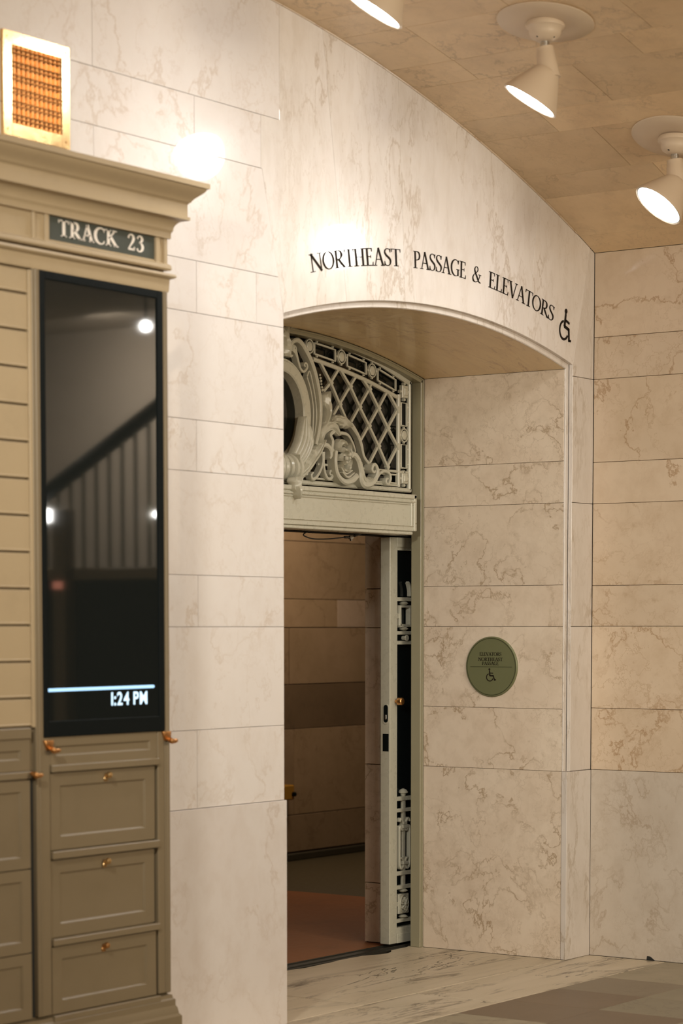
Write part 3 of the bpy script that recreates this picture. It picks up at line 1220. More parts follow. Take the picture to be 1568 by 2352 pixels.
mb = MB()
ribbon(mb, oval(.192, .222), .052, gfn, .868, .93, closed=True, bev=.12)
ribbon(mb, oval(.224, .252), .012, gfn, .874, .92, closed=True)
tg_add(mb, 'oval_frame', smooth=True, angle=30)
both('curved_bar', lambda mb, fn: ribbon(mb, catmull([(.205, 2.826), (.232, 2.775), (.249, 2.718), (.257, 2.671), (.254, 2.608), (.249, 2.529), (.242, 2.49)], 6), .008, fn, .878, .905))
both('curved_bar', lambda mb, fn: ribbon(mb, catmull([(.205, 2.826), (.226, 2.853), (.252, 2.796), (.274, 2.72), (.282, 2.657), (.275, 2.594), (.26, 2.53), (.25, 2.50)], 6), .008, fn, .878, .905))
big = catmull([(.066, 2.912), (.052, 2.91), (.052, 2.945), (.068, 2.972), (.105, 2.988), (.142, 2.979), (.182, 2.945), (.218, 2.905), (.252, 2.85), (.276, 2.79), (.294, 2.721), (.296, 2.65), (.282, 2.58), (.258, 2.51)], 6)
both('scroll', lambda mb, fn: ribbon(mb, big, [.010, .014, .02, .024, .024, .022, .02, .02, .018], fn, .860, .905))
ssc = catmull([(.085, 2.93), (.098, 2.955), (.108, 2.935), (.118, 2.912), (.130, 2.885), (.144, 2.860), (.166, 2.847), (.187, 2.856), (.199, 2.871), (.194, 2.885), (.181, 2.888), (.174, 2.878), (.181, 2.872)], 5)
both('scroll', lambda mb, fn: ribbon(mb, ssc, [.03, .026, .014, .012, .012, .012, .010, .009, .008], fn, .870, .905))
# acanthus leaves beside and under the oval
def long_leaf(mb, fn):
    tip = (.150, 2.634)
    A = [(.142, 2.61), (.132, 2.574), (.112, 2.52), (.080, 2.474), (.054, 2.446)]
    B = [(.236, 2.60), (.228, 2.55), (.216, 2.50), (.186, 2.45), (.146, 2.412), (.100, 2.376)]
    A5 = catmull(A, 10)
    B5 = catmull(B, 8)
    m = 5
    for k in range(m):
        f = (k + .5) / m
        c = [Vector(tip)]
        for i in range(1, 13):
            t = i / 12
            pa = A5[int(t * (len(A5) - 1))]
            pb = B5[int(t * (len(B5) - 1))]
            c.append(pa.lerp(pb, f * (.45 + .55 * min(1, t * 3)) + .12 * (1 - t) * (f - .5)))
        ribbon(mb, c, [.006, .014, .020, .022, .022, .024, .024, .02, .012], fn, .852 - .012 * math.sin(math.pi * f), .89, bev=.42)


both('acanthus_leaf', long_leaf, True, 50)


def feather_leaf(mb, fn):
    leaf(mb, [(.305, 2.535), (.255, 2.478), (.212, 2.438), (.169, 2.398), (.126, 2.368), (.075, 2.342)],
         [(.300, 2.537), (.222, 2.488), (.175, 2.447), (.132, 2.409), (.084, 2.382), (.06, 2.36)],
         [(.308, 2.533), (.280, 2.455), (.232, 2.401), (.178, 2.355), (.121, 2.332), (.07, 2.325)], fn, .868, .842, 11, .22, 66)
    ribbon(mb, catmull([(.30, 2.53), (.262, 2.472), (.219, 2.43), (.175, 2.390), (.128, 2.360), (.08, 2.338)], 6), [.004, .008, .010, .012, .010, .008], fn, .834, .87, bev=.4)


both('acanthus_leaf', feather_leaf, True, 35)
# banded collar under the oval
mb = MB()
for u, r in ((-.062, .058), (-.03, .052), (0, .048), (.03, .052), (.062, .058)):
    c = [(u + .004, 2.388 + r * math.sin(a), .87 - .05 * math.cos(a)) for a in [-math.pi / 2 + math.pi * k / 10 for k in range(11)]]
    tube(mb, [gfn(p[0] + abs(math.sin(k / 10 * math.pi)) * .01 * (1 if u > 0 else -1 if u < 0 else 0), p[1], p[2]) for k, p in enumerate(c)], .016, 8)
tg_add(mb, 'collar', smooth=True)
mb = MB()
leaf(mb, [(0, 2.345), (0, 2.30), (0, 2.262), (0, 2.24)], [(-.055, 2.335), (-.04, 2.30), (-.022, 2.26), (-.004, 2.24)], [(.055, 2.335), (.04, 2.30), (.022, 2.26), (.004, 2.24)], gfn, .80, .765, 3, .2)
tg_add(mb, 'pendant', smooth=True)
both('collar', lambda mb, fn: leaf(mb, [(.058, 2.45), (.064, 2.39), (.066, 2.325)], [(.046, 2.45), (.048, 2.39), (.046, 2.33)], [(.072, 2.45), (.086, 2.39), (.088, 2.33)], fn, .865, .825, 2, .0))
# scrolls along the bottom
both('scroll', lambda mb, fn: ribbon(mb, catmull([(.316, 2.48), (.318, 2.43), (.295, 2.386), (.262, 2.354), (.234, 2.346), (.224, 2.364), (.238, 2.378)], 6), [.012, .012, .014, .016, .012, .008], fn, .865, .90))
both('scroll', lambda mb, fn: ribbon(mb, catmull([(.327, 2.48), (.325, 2.423), (.338, 2.376), (.366, 2.353), (.394, 2.363), (.398, 2.386), (.381, 2.392), (.374, 2.378), (.385, 2.372)], 6), [.01, .012, .014, .016, .014, .012, .01, .008], fn, .865, .90))
both('scroll', lambda mb, fn: ribbon(mb, catmull([(.288, 2.50), (.312, 2.512), (.345, 2.508), (.367, 2.488), (.366, 2.462), (.352, 2.448)], 6), [.018, .022, .024, .022, .016, .008], fn, .850, .89))
both('acanthus_leaf', lambda mb, fn: leaf(mb, [(.282, 2.515), (.305, 2.56), (.338, 2.592), (.378, 2.606), (.415, 2.594), (.44, 2.565)],
                                          [(.278, 2.52), (.292, 2.575), (.33, 2.618), (.382, 2.634), (.428, 2.614), (.448, 2.57)],
                                          [(.288, 2.512), (.318, 2.548), (.348, 2.572), (.38, 2.580), (.404, 2.572), (.432, 2.56)], fn, .866, .848, 3, .10))
both('acanthus_leaf', lambda mb, fn: leaf(mb, [(.365, 2.625), (.411, 2.640), (.461, 2.636), (.506, 2.634), (.54, 2.612)],
                                          [(.365, 2.628), (.415, 2.662), (.465, 2.668), (.515, 2.662), (.56, 2.625)],
                                          [(.368, 2.622), (.415, 2.618), (.462, 2.604), (.502, 2.600), (.535, 2.602)], fn, .876, .852, 5, .22))
both('acanthus_leaf', lambda mb, fn: leaf(mb, [(.352, 2.768), (.354, 2.735), (.358, 2.70), (.360, 2.67), (.352, 2.645), (.325, 2.575)],
                                          [(.350, 2.768), (.318, 2.74), (.322, 2.705), (.338, 2.675), (.334, 2.645), (.308, 2.58)],
                                          [(.354, 2.768), (.392, 2.742), (.398, 2.712), (.384, 2.675), (.372, 2.645), (.342, 2.585)], fn, .882, .852, 4, .22))
both('scroll', lambda mb, fn: ribbon(mb, catmull([(.392, 2.58), (.366, 2.562), (.383, 2.535), (.378, 2.498), (.397, 2.484), (.42, 2.486)], 6), [.02, .016, .018, .016, .014, .01], fn, .852, .895))
both('scroll', lambda mb, fn: ribbon(mb, catmull([(.394, 2.488), (.388, 2.441), (.398, 2.391), (.430, 2.358), (.477, 2.343), (.534, 2.354), (.572, 2.378)], 6), [.018, .020, .022, .026, .030, .034, .030], fn, .838, .89))


def mask(mb, fn):
    # curling leaf mass inside the side scroll
    for sp_, la, rb, d in (
            ([(.408, 2.488), (.425, 2.518), (.452, 2.532), (.480, 2.520)], [(.402, 2.492), (.416, 2.532), (.452, 2.554), (.488, 2.530)], [(.416, 2.486), (.434, 2.506), (.454, 2.512), (.474, 2.508)], .845),
            ([(.500, 2.530), (.515, 2.505), (.512, 2.478), (.490, 2.462)], [(.505, 2.535), (.530, 2.506), (.526, 2.470), (.494, 2.450)], [(.494, 2.526), (.500, 2.505), (.498, 2.484), (.484, 2.474)], .85),
            ([(.418, 2.480), (.440, 2.496), (.470, 2.492), (.486, 2.470)], [(.414, 2.486), (.438, 2.510), (.474, 2.506), (.494, 2.474)], [(.424, 2.472), (.442, 2.482), (.464, 2.478), (.476, 2.464)], .838),
            ([(.420, 2.440), (.432, 2.464), (.460, 2.472), (.482, 2.456)], [(.412, 2.442), (.424, 2.476), (.460, 2.488), (.492, 2.464)], [(.430, 2.438), (.440, 2.452), (.460, 2.456), (.474, 2.446)], .842),
            ([(.500, 2.452), (.506, 2.430), (.494, 2.408), (.468, 2.400)], [(.510, 2.456), (.522, 2.430), (.506, 2.396), (.468, 2.386)], [(.490, 2.448), (.490, 2.430), (.482, 2.418), (.468, 2.414)], .845),
            ([(.418, 2.424), (.436, 2.404), (.468, 2.396), (.502, 2.404)], [(.410, 2.424), (.430, 2.392), (.468, 2.380), (.510, 2.394)], [(.428, 2.426), (.442, 2.416), (.468, 2.412), (.494, 2.414)], .84),
            ([(.424, 2.446), (.448, 2.436), (.472, 2.440), (.490, 2.452)], [(.418, 2.452), (.446, 2.452), (.474, 2.454), (.492, 2.462)], [(.426, 2.436), (.450, 2.420), (.476, 2.424), (.496, 2.444)], .836)):
        leaf(mb, sp_, la, rb, fn, d + .02, d - .012, 3, .18, 18)
    for u, z, r, d in ((.487, 2.476, .013, .835), (.497, 2.458, .010, .84), (.455, 2.455, .012, .83)):
        bm = bmesh.new()
        bmesh.ops.create_icosphere(bm, subdivisions=2, radius=r, matrix=Matrix.Translation(fn(u, z, d)))
        mb.bm(bm)
    for a, b, c in (((.42, 2.41), (.46, 2.382), (.515, 2.40)), ((.43, 2.388), (.48, 2.366), (.53, 2.39))):
        ribbon(mb, catmull([a, b, c], 6), [.005, .011, .005], fn, .832, .87)


both('leaf_cluster', mask)
both('scroll', lambda mb, fn: ribbon(mb, catmull([(.518, 2.462), (.53, 2.478), (.556, 2.474), (.584, 2.448), (.600, 2.405), (.606, 2.36), (.634, 2.338), (.690, 2.346), (.730, 2.374), (.742, 2.410), (.724, 2.438), (.700, 2.434), (.692, 2.412), (.706, 2.402), (.718, 2.408)], 6),
                                     [.012, .026, .032, .034, .032, .034, .036, .030, .022, .018, .016, .014, .012, .010], fn, .836, .89))
both('scroll', lambda mb, fn: ribbon(mb, catmull([(.435, 2.572), (.465, 2.578), (.517, 2.571), (.556, 2.535), (.579, 2.495)], 6), [.012, .016, .014, .012, .008], fn, .858, .895))
both('scroll', lambda mb, fn: ribbon(mb, catmull([(.552, 2.628), (.575, 2.614), (.616, 2.575), (.644, 2.531), (.652, 2.505), (.668, 2.474), (.712, 2.440)], 6), [.03, .026, .02, .02, .016, .016, .014], fn, .866, .90))
both('scroll', lambda mb, fn: ribbon(mb, catmull([(.755, 2.358), (.772, 2.380), (.797, 2.403), (.836, 2.415), (.876, 2.406), (.888, 2.380), (.870, 2.352), (.850, 2.358), (.850, 2.376), (.864, 2.378)], 6), [.016, .014, .014, .016, .014, .014, .014, .012, .010], fn, .860, .90))
both('acanthus_leaf', lambda mb, fn: leaf(mb, [(.60, 2.44), (.612, 2.40), (.625, 2.37), (.66, 2.355), (.70, 2.37)], [(.62, 2.455), (.64, 2.41), (.648, 2.385), (.672, 2.375), (.70, 2.385)], [(.592, 2.43), (.60, 2.39), (.612, 2.35), (.655, 2.338), (.705, 2.36)], fn, .86, .838, 5, .35))
# leaf spray at the crown
mb = MB()
leaf(mb, [(0, 2.90), (0, 2.95), (0, 3.0), (0, 3.04)], [(-.03, 2.90), (-.055, 2.95), (-.045, 3.0), (-.01, 3.045)], [(.03, 2.90), (.055, 2.95), (.045, 3.0), (.01, 3.045)], gfn, .872, .835, 5, .35)
tg_add(mb, 'crown_leaf', smooth=True)
both('crown_leaf', lambda mb, fn: leaf(mb, [(.01, 3.01), (.03, 3.03), (.055, 3.038), (.085, 3.03)], [(.005, 3.03), (.03, 3.05), (.06, 3.055), (.09, 3.035)], [(.02, 3.0), (.04, 3.015), (.06, 3.022), (.085, 3.024)], fn, .866, .845, 3, .3))


def beads(mb, fn):
    for k in range(6):
        bm = bmesh.new()
        bmesh.ops.create_icosphere(bm, subdivisions=1, radius=.006 + .001 * (k % 3), matrix=Matrix.Translation(fn(.298 + .004 * k, 2.842 - .014 * k, .873)))
        mb.bm(bm)


both('bead_drop', beads)
# panes behind the grille
mb = MB()
mb.box(-1.15, 1.15, .922, .928, 2.315, 3.05)
o = MB()
o.box(GX - 1.12, GX + 1.12, .922, .928, 2.31, 3.045)
tg_add(o, 'glass_pane', M_GLASS)

# hanging cable under the header --------------------------------------------
cb = empty('loose_cable', (-.9, .93, 2.09))
tag(cb, 'thin black cable looping below the door header', 'cable')
mb = MB()
tube(mb, catmull([(-1.02, .94, 2.113), (-1.10, .935, 2.104), (-1.153, .93, 2.084), (-1.12, .925, 2.071), (-1.06, .925, 2.066), (-.95, .925, 2.070), (-.86, .925, 2.078), (-.816, .925, 2.082), (-.77, .925, 2.083), (-.73, .925, 2.094), (-.70, .93, 2.099), (-.65, .94, 2.110)], 8), .0032, 6)
setparent(mb.build('wire', M_CABLE, smooth=True), cb)
mb = MB()
lathe(mb, [(.005, -.012), (.010, -.010), (.010, .010), (.005, .012)], axis_mat((-.765, .925, 2.083), (1, 0, .1)), 10)
mb.box(-.768, -.762, .92, .93, 2.066, 2.083)
setparent(mb.build('clamp', M_STEEL), cb)
mb = MB()
tube(mb, [(-.735, .925, 2.092), (-.70, .928, 2.100), (-.655, .935, 2.110)], [.006, .008, .006], 8)
tube(mb, [(-.82, .925, 2.082), (-.79, .925, 2.083)], .006, 8)
setparent(mb.build('crimp_sleeve', M_CABLE), cb)

# ------------------------------------------------------------------ sliding door leaf
sd = empty('sliding_door', (-.2, 1.01, 0))
tag(sd, 'grey-green sliding door with ornamental bars half hidden in its pocket', 'door', kind='thing')
DX0, DX1, DY0, DY1 = -.34, .75, .98, 1.04


def sd_add(mb, name, mat=M_DOOR, **k):
    return setparent(mb.build(name, mat, **k), sd)


def dfn(u, v, d):
    return (u, DY0 + d, v)


mb = MB()
mb.box(DX0, -.272, DY0, DY1, .012, 2.10, .003)
sd_add(mb, 'stile')
mb = MB()
mb.box(-.2725, DX1, DY0, DY1, 2.05, 2.10, .001)
mb.box(-.2725, DX1, DY0 + .006, DY1, 2.034, 2.051, .001)
sd_add(mb, 'top_rail')
mb = MB()
mb.box(-.2725, DX1, DY0, DY1, .012, .093, .001)
mb.box(-.2725, DX1, DY0 - .003, DY0 + .01, .012, .060, .002)
sd_add(mb, 'bottom_rail')
for z0, z1 in ((1.775, 1.795), (1.604, 1.622), (1.553, 1.572), (.749, .771), (.690, .709), (.362, .383), (.290, .311), (.117, .136)):
    mb = MB()
    mb.box(-.2725, DX1, DY0 + .002, DY0 + .024, z0, z1, .002)
    sd_add(mb, 'cross_bar')
for cx in (-.197, .05, .30, .55):
    mb = MB()
    mb.box(cx - .011, cx + .011, DY0 + .006, DY0 + .022, .362, .749, .001)
    mb.box(cx - .011, cx + .011, DY0 + .006, DY0 + .022, .29, .362, .001)
    sd_add(mb, 'mullion')
    mb = MB()
    ribbon(mb, [(cx - .045, 1.650), (cx + .045, 1.650), (cx + .045, 1.748), (cx - .045, 1.748), (cx - .045, 1.650)], .018, dfn, .0, .026, bev=.1)
    mb.box(cx - .052, cx - .072, DY0 + .006, DY0 + .02, 1.688, 1.712, .002)
    sd_add(mb, 'square_frame')
    for zz in (1.764, 1.634, .280, .145):
        mb = MB()
        lathe(mb, [(.002, -.010), (.016, -.008), (.026, 0), (.016, .008), (.002, .010)], Matrix.Translation((cx, DY0 + .014, zz)), 16)
        sd_add(mb, 'ball', smooth=True)
    mb = MB()
    lathe(mb, [(.011, 0), (.012, .02), (.017, .026), (.015, .03)], axis_mat((cx, DY0 + .02, 1.587), (0, -1, 0)), 16)
    sd_add(mb, 'roundel', smooth=True)
    mb = MB()
    lathe(mb, [(.010, 0), (.014, .006), (.014, .014), (.024, .018), (.025, .024), (.018, .034), (.006, .040), (.001, .041)], Matrix.Translation((cx, DY0 + .014, .770)), 18)
    sd_add(mb, 'finial', smooth=True)
    for s in (-1, 1):
        mb = MB()
        ribbon(mb, catmull([(cx + s * .004, .600), (cx + s * .02, .597), (cx + s * .040, .615), (cx + s * .046, .60), (cx + s * .046, .52), (cx + s * .046, .44), (cx + s * .040, .405), (cx + s * .024, .398), (cx + s * .006, .412)], 5), [.012, .014, .012, .009, .009, .009, .012, .014, .012], dfn, .0, .022)
        ribbon(mb, catmull([(cx + s * .006, .618), (cx + s * .018, .645), (cx + s * .036, .655), (cx + s * .046, .640)], 5), [.012, .014, .012, .008], dfn, .0, .022)
        ribbon(mb, catmull([(cx + s * .004, .432), (cx + s * .018, .448), (cx + s * .034, .452)], 5), [.012, .013, .008], dfn, .0, .022)
        sd_add(mb, 'scroll', smooth=True)
    mb = MB()
    mb.box(cx - .026, cx + .026, DY0 - .004, DY0 + .026, .604, .624, .003)
    mb.box(cx - .022, cx + .022, DY0 - .004, DY0 + .026, .416, .434, .003)
    mb.box(cx - .017, cx + .017, DY0 - .002, DY0 + .026, .624, .640, .002)
    sd_add(mb, 'band')
    mb = MB()
    mb.box(cx - .047, cx + .047, DY0 + .008, DY0 + .03, .160, .264, .003)
    mb.box(cx - .065, cx - .045, DY0 + .010, DY0 + .026, .200, .224, .002)
    ribbon(mb, [(cx + .037 * math.cos(a), .212 + .045 * math.sin(a)) for a in [2 * math.pi * k / 24 for k in range(24)]], .006, dfn, .002, .012, closed=True)
    for k in range(8):
        a = 2 * math.pi * k / 8
        leaf(mb, [(cx + .008 * math.cos(a), .212 + .009 * math.sin(a)), (cx + .02 * math.cos(a), .212 + .022 * math.sin(a)), (cx + .030 * math.cos(a), .212 + .035 * math.sin(a))],
             [(cx + .008 * math.cos(a + .3), .212 + .009 * math.sin(a + .3)), (cx + .021 * math.cos(a + .36), .212 + .024 * math.sin(a + .36)), (cx + .030 * math.cos(a + .05), .212 + .035 * math.sin(a + .05))],
             [(cx + .008 * math.cos(a - .3), .212 + .009 * math.sin(a - .3)), (cx + .021 * math.cos(a - .36), .212 + .024 * math.sin(a - .36)), (cx + .030 * math.cos(a - .05), .212 + .035 * math.sin(a - .05))], dfn, .008, -.002, 2, 0, 6)
    bm = bmesh.new()
    bmesh.ops.create_icosphere(bm, subdivisions=2, radius=.009, matrix=Matrix.Translation((cx, DY0 - .001, .212)))
    mb.bm(bm)
    sd_add(mb, 'rosette_plate', smooth=True, angle=35)
mb = MB()
ribbon(mb, catmull([(-.150, 1.80), (-.148, 1.83), (-.158, 1.862), (-.168, 1.872)], 5), [.012, .016, .020, .012], dfn, .0, .02)
sd_add(mb, 'leaf_tip', M_DOOR, smooth=True)
mb = MB()
mb.box(-.273, DX1, 1.012, 1.018, .09, 2.04)
sd_add(mb, 'glass_pane', M_DGLASS)
mb = MB()
lathe(mb, [(.009, 0), (.009, .014), (.020, .018), (.020, .040), (.016, .044)], axis_mat((-.288, DY0, 1.263), (0, -1, 0)), 20)
k_ = sd_add(mb, 'knob', M_COPPER, smooth=True)
tag(k_, 'round copper knob')


def edge_fn(u, v, d):
    return (DX0 - d, u, v)


def oblong(yc, z0, z1, h, n=8):
    pts = [(yc + h * math.cos(math.pi + math.pi * k / n), z0 + h + h * math.sin(math.pi + math.pi * k / n)) for k in range(n + 1)]
    pts += [(yc + h * math.cos(math.pi * k / n), z1 - h + h * math.sin(math.pi * k / n)) for k in range(n + 1)]
    return pts


mb = MB()
slab(mb, oblong(1.005, 1.145, 1.252, .018), lambda u, v, d: (DX0 - .002 + d, u, v), .002, 0, .0008)
lp = sd_add(mb, 'lock_plate', M_DOOR)
mb = MB()
slab(mb, oblong(1.005, 1.155, 1.246, .013), lambda u, v, d: (DX0 - .0026 + d, u, v), .002, 0, .0003)
sd_add(mb, 'lock_slot', M_BLACK)
mb = MB()
mb.box(DX0 - .006, DX0, .999, 1.011, 1.172, 1.196, .002)
sd_add(mb, 'latch', M_STEEL)
mb = MB()
slab(mb, rect(.988, 1.024, 1.008, 1.098), lambda u, v, d: (DX0 - .0012 + d, u, v), .002, 0, .0005)
sd_add(mb, 'lock_slot', M_BLACK)

# ------------------------------------------------------------------ lettering
def glyph(ch, S, h):
    """strokes of a letter, cap height 1: list of (points, widths, closed); returns strokes and advance"""
    st = []

    def s(pts, w, closed=False, curve=False):
        st.append((catmull(pts, 6, closed) if curve else [Vector(p) for p in pts], w, closed))

    def serif(x, y, l=.13):
        s([(x - l - S / 2 * .6, y), (x + l + S / 2 * .6, y)], h)
    b, t = h / 2, 1 - h / 2
    if ch == 'N':
        s([(.12, 0), (.12, 1)], h * 1.15); s([(.74, 0), (.74, 1)], h * 1.15); s([(.09, 1), (.76, .0)], S * 1.0)
        serif(.12, b); serif(.10, t, .10); serif(.74, t)
        return st, .88
    if ch == 'O':
        s([(.42 + .37 * math.cos(a), .5 + .48 * math.sin(a)) for a in [2 * math.pi * k / 28 for k in range(28)]],
          [h + (S * .95 - h) * abs(math.cos(2 * math.pi * k / 28)) ** 1.3 for k in range(28)], True)
        return st, .85
    if ch in 'RPB':
        s([(.16, 0), (.16, 1)], S); serif(.16, b); s([(.02, t), (.3, t)], h)
        bowl = [(.16, .97), (.32, .975), (.48, .92), (.545, .75), (.49, .57), (.34, .49), (.18, .485)]
        s(bowl, [h, h, S * .8, S, S * .8, h, h], curve=True)
        if ch == 'R':
            s([(.30, .5), (.50, .24), (.70, .03)], [S, S, S * .8]); s([(.60, b), (.80, b)], h)
            return st, .74
        return st, .62
    if ch == 'T':
        s([(.36, 0), (.36, 1)], S); serif(.36, b); s([(.03, t), (.69, t)], h)
        s([(.045, 1), (.03, .80)], [h * 1.4, h * .5]); s([(.675, 1), (.69, .80)], [h * 1.4, h * .5])
        return st, .70
    if ch == 'H':
        for x in (.16, .66):
            s([(x, 0), (x, 1)], S); serif(x, b); serif(x, t)
        s([(.16, .51), (.66, .51)], h)
        return st, .84
    if ch in 'EL':
        s([(.16, 0), (.16, 1)], S); serif(.14, b, .1); serif(.16, t, .12)
        s([(.16, b), (.56, b)], h); s([(.545, 0), (.58, .22)], [h * 1.6, h * .5])
        if ch == 'E':
            s([(.16, t), (.50, t)], h); s([(.49, 1), (.515, .80)], [h * 1.4, h * .5])
            s([(.16, .52), (.42, .52)], h); s([(.42, .43), (.42, .61)], [h * .5, h, h * .5])
            return st, .63
        return st, .60
    if ch == 'A':
        s([(.10, 0), (.38, 1)], h * 1.1); s([(.38, 1.02), (.69, 0)], S); s([(.19, .36), (.60, .36)], h)
        serif(.10, b, .09); serif(.69, b, .12)
        return st, .78
    if ch == 'V':
        s([(.10, 1), (.40, -.02)], S); s([(.41, 0), (.67, 1)], h * 1.1); serif(.10, t, .12); serif(.67, t, .09)
        return st, .76
    if ch == 'S':
        s([(.49, .78), (.45, .93), (.30, .985), (.14, .93), (.09, .77), (.18, .62), (.32, .51), (.47, .38), (.50, .22), (.42, .07), (.26, .015), (.11, .07), (.06, .25)],
          [h * .8, h, h, S * .5, S * .8, S, S, S, S * .8, S * .5, h, h, h * .8], curve=True)
        s([(.49, .76), (.51, .99)], [h * .5, h * 1.2]); s([(.06, .27), (.04, .01)], [h * .5, h * 1.2])
        return st, .58
    if ch in 'CG':
        s([(.72, .78), (.65, .92), (.48, .985), (.26, .91), (.12, .70), (.09, .48), (.14, .25), (.29, .07), (.48, .015), (.64, .07), (.73, .22)],
          [h * .8, h, h * 1.1, S * .7, S, S, S, S * .7, h * 1.1, h, h * .8], curve=True)
        s([(.71, .74), (.74, .98)], [h * .5, h * 1.3])
        if ch == 'G':
            s([(.70, .04), (.70, .42)], S * .9); s([(.55, .42), (.83, .42)], h)
            return st, .84
        return st, .78
    if ch == 'K':
        s([(.16, 0), (.16, 1)], S); serif(.16, b); serif(.16, t)
        s([(.18, .45), (.62, .97)], h * 1.2); s([(.30, .58), (.70, .02)], S); serif(.60, t, .09); serif(.70, b, .11)
        return st, .84
    if ch == '2':
        s([(.08, .74), (.14, .91), (.28, .985), (.42, .93), (.48, .76), (.40, .54), (.24, .30), (.07, .06)], [S * .7, h, h * 1.2, S * .7, S, S * .8, h * 1.2, h], curve=True)
        s([(.05, .06), (.50, .06)], .12 if S > .15 else h * 1.6); s([(.48, .02), (.55, .24)], [S * .7, h * .6])
        return st, .62
    if ch == '3':
        s([(.09, .80), (.16, .93), (.29, .985), (.42, .91), (.45, .77), (.36, .62), (.23, .545)], [S * .6, h, h * 1.2, S * .8, S, S * .7, h], curve=True)
        s([(.24, .545), (.40, .50), (.49, .33), (.44, .12), (.28, .01), (.13, .04), (.06, .17)], [h, S * .7, S, S * .8, h * 1.2, h, S * .7], curve=True)
        return st, .60
    if ch == '&':
        s([(.80, .04), (.62, .10), (.44, .36), (.28, .60), (.22, .78), (.28, .93), (.40, .97), (.50, .88), (.49, .74), (.36, .60), (.18, .46), (.07, .28), (.12, .09), (.30, .015), (.50, .10), (.64, .30), (.70, .50)],
          [h, S * .8, S, S, S * .7, h, h, S * .5, S * .5, h, h, S * .7, S, h, h, h, h], curve=True)
        s([(.58, .52), (.82, .52)], h)
        return st, .92
    return st, .35


def draw_strokes(mb, st, fn, d):
    for pts, w, closed in st:
        P = [Vector(p) for p in pts]
        n = len(P)
        Wd = w if (isinstance(w, list) and len(w) == n) else interp(w, n)
        L, Rr = [], []
        for i in range(n):
            if closed:
                t = P[(i + 1) % n] - P[i - 1]
            else:
                t = P[min(i + 1, n - 1)] - P[max(i - 1, 0)]
            t = t.normalized() if t.length else Vector((1, 0))
            nn = Vector((-t.y, t.x)) * (Wd[i] / 2)
            L.append(P[i] + nn)
            Rr.append(P[i] - nn)
        vs = [fn(p.x, p.y, -d) for p in L] + [fn(p.x, p.y, -d) for p in Rr] + [fn(p.x, p.y, 0) for p in L] + [fn(p.x, p.y, 0) for p in Rr]
        fs = []
        for i in range(n if closed else n - 1):
            j = (i + 1) % n
            fs += [(i, j, n + j, n + i), (i, 2 * n + i, 2 * n + j, j), (n + i, n + j, 3 * n + j, 3 * n + i)]
        if not closed:
            fs += [(0, n, 3 * n, 2 * n), (n - 1, 3 * n - 1, 4 * n - 1, 2 * n - 1)]
        mb.add(vs, fs)


def wheelchair_strokes():
    st = []
    st.append(([Vector((.36 + .042 * math.cos(2 * math.pi * k / 16), .925 + .042 * math.sin(2 * math.pi * k / 16))) for k in range(16)], .084, True))
    st.append(([Vector((.37, .84)), Vector((.40, .42))], [.10, .12], False))
    st.append(([Vector((.40, .64)), Vector((.70, .62))], .075, False))
    st.append(([Vector((.38, .43)), Vector((.72, .42))], .10, False))
    st.append(([Vector((.70, .45)), Vector((.84, .08))], .10, False))
    st.append(([Vector((.80, .07)), Vector((.97, .12))], .075, False))
    st.append(([Vector((.40 + .30 * math.cos(math.radians(a)), .30 + .29 * math.sin(math.radians(a)))) for a in range(112, 348, 10)], .075, False))
    return st


LC, LR = (-1.381, 3.216 - 4.19), 4.19


def on_arc(s, y, d):
    """s = distance along the text arc from its top, y = height above the base line"""
    a = s / LR
    r = LR + y
    return (LC[0] + r * math.sin(a), d - .0005, LC[1] + r * math.cos(a))


wl = empty('wall_lettering', (-1.38, 0, 3.2))
tag(wl, 'black serif words NORTHEAST PASSAGE & ELEVATORS curving over the arch', 'lettering')
CAP = .0735


def arc_s(x):
    return LR * math.asin((x - LC[0]) / LR)


for word, x0, x1 in (('NORTHEAST', -2.362, -1.706), ('PASSAGE', -1.605, -1.178), ('&', -1.128, -1.044), ('ELEVATORS', -.988, -.400)):
    adv = [glyph(c, .118, .042)[1] for c in word]
    s0, s1 = arc_s(x0), arc_s(x1)
    kx = (s1 - s0) / sum(adv)
    p = s0
    for c, a in zip(word, adv):
        st_, _ = glyph(c, .118, .042)
        mb = MB()
        draw_strokes(mb, st_, lambda u, v, d, p=p: on_arc(p + u * kx, v * CAP, d), .002)
        setparent(mb.build('letter', M_LETTER), wl)
        p += a * kx
ws = MB()
ps = arc_s(-.335)
draw_strokes(ws, wheelchair_strokes(), lambda u, v, d: on_arc(ps + (u - .1) * .135, v * .150 - .047, d), .002)
o = ws.build('accessibility_symbol', M_LETTER)
tag(o, 'black wheelchair symbol ending the lettering over the arch', 'symbol')

for ch_, x0_, w_ in (('E', .125, .085), ('V', .225, .13)):
    mb = MB()
    draw_strokes(mb, glyph(ch_, .16, .06)[0], lambda u, v, d: (x0_ + u * w_ / .7, 2.0 + d, 2.742 + v * .092), .002)
    setparent(mb.build('letter', M_LETTER), bo)

# round plaque on the reveal -------------------------------------------------
pq = empty('round_plaque', (XRV, .434, 1.445))
tag(pq, 'round green bronze plaque lettered ELEVATORS on the recess side', 'plaque')


def pq_add(mb, name, mat, **k):
    return setparent(mb.build(name, mat, **k), pq)


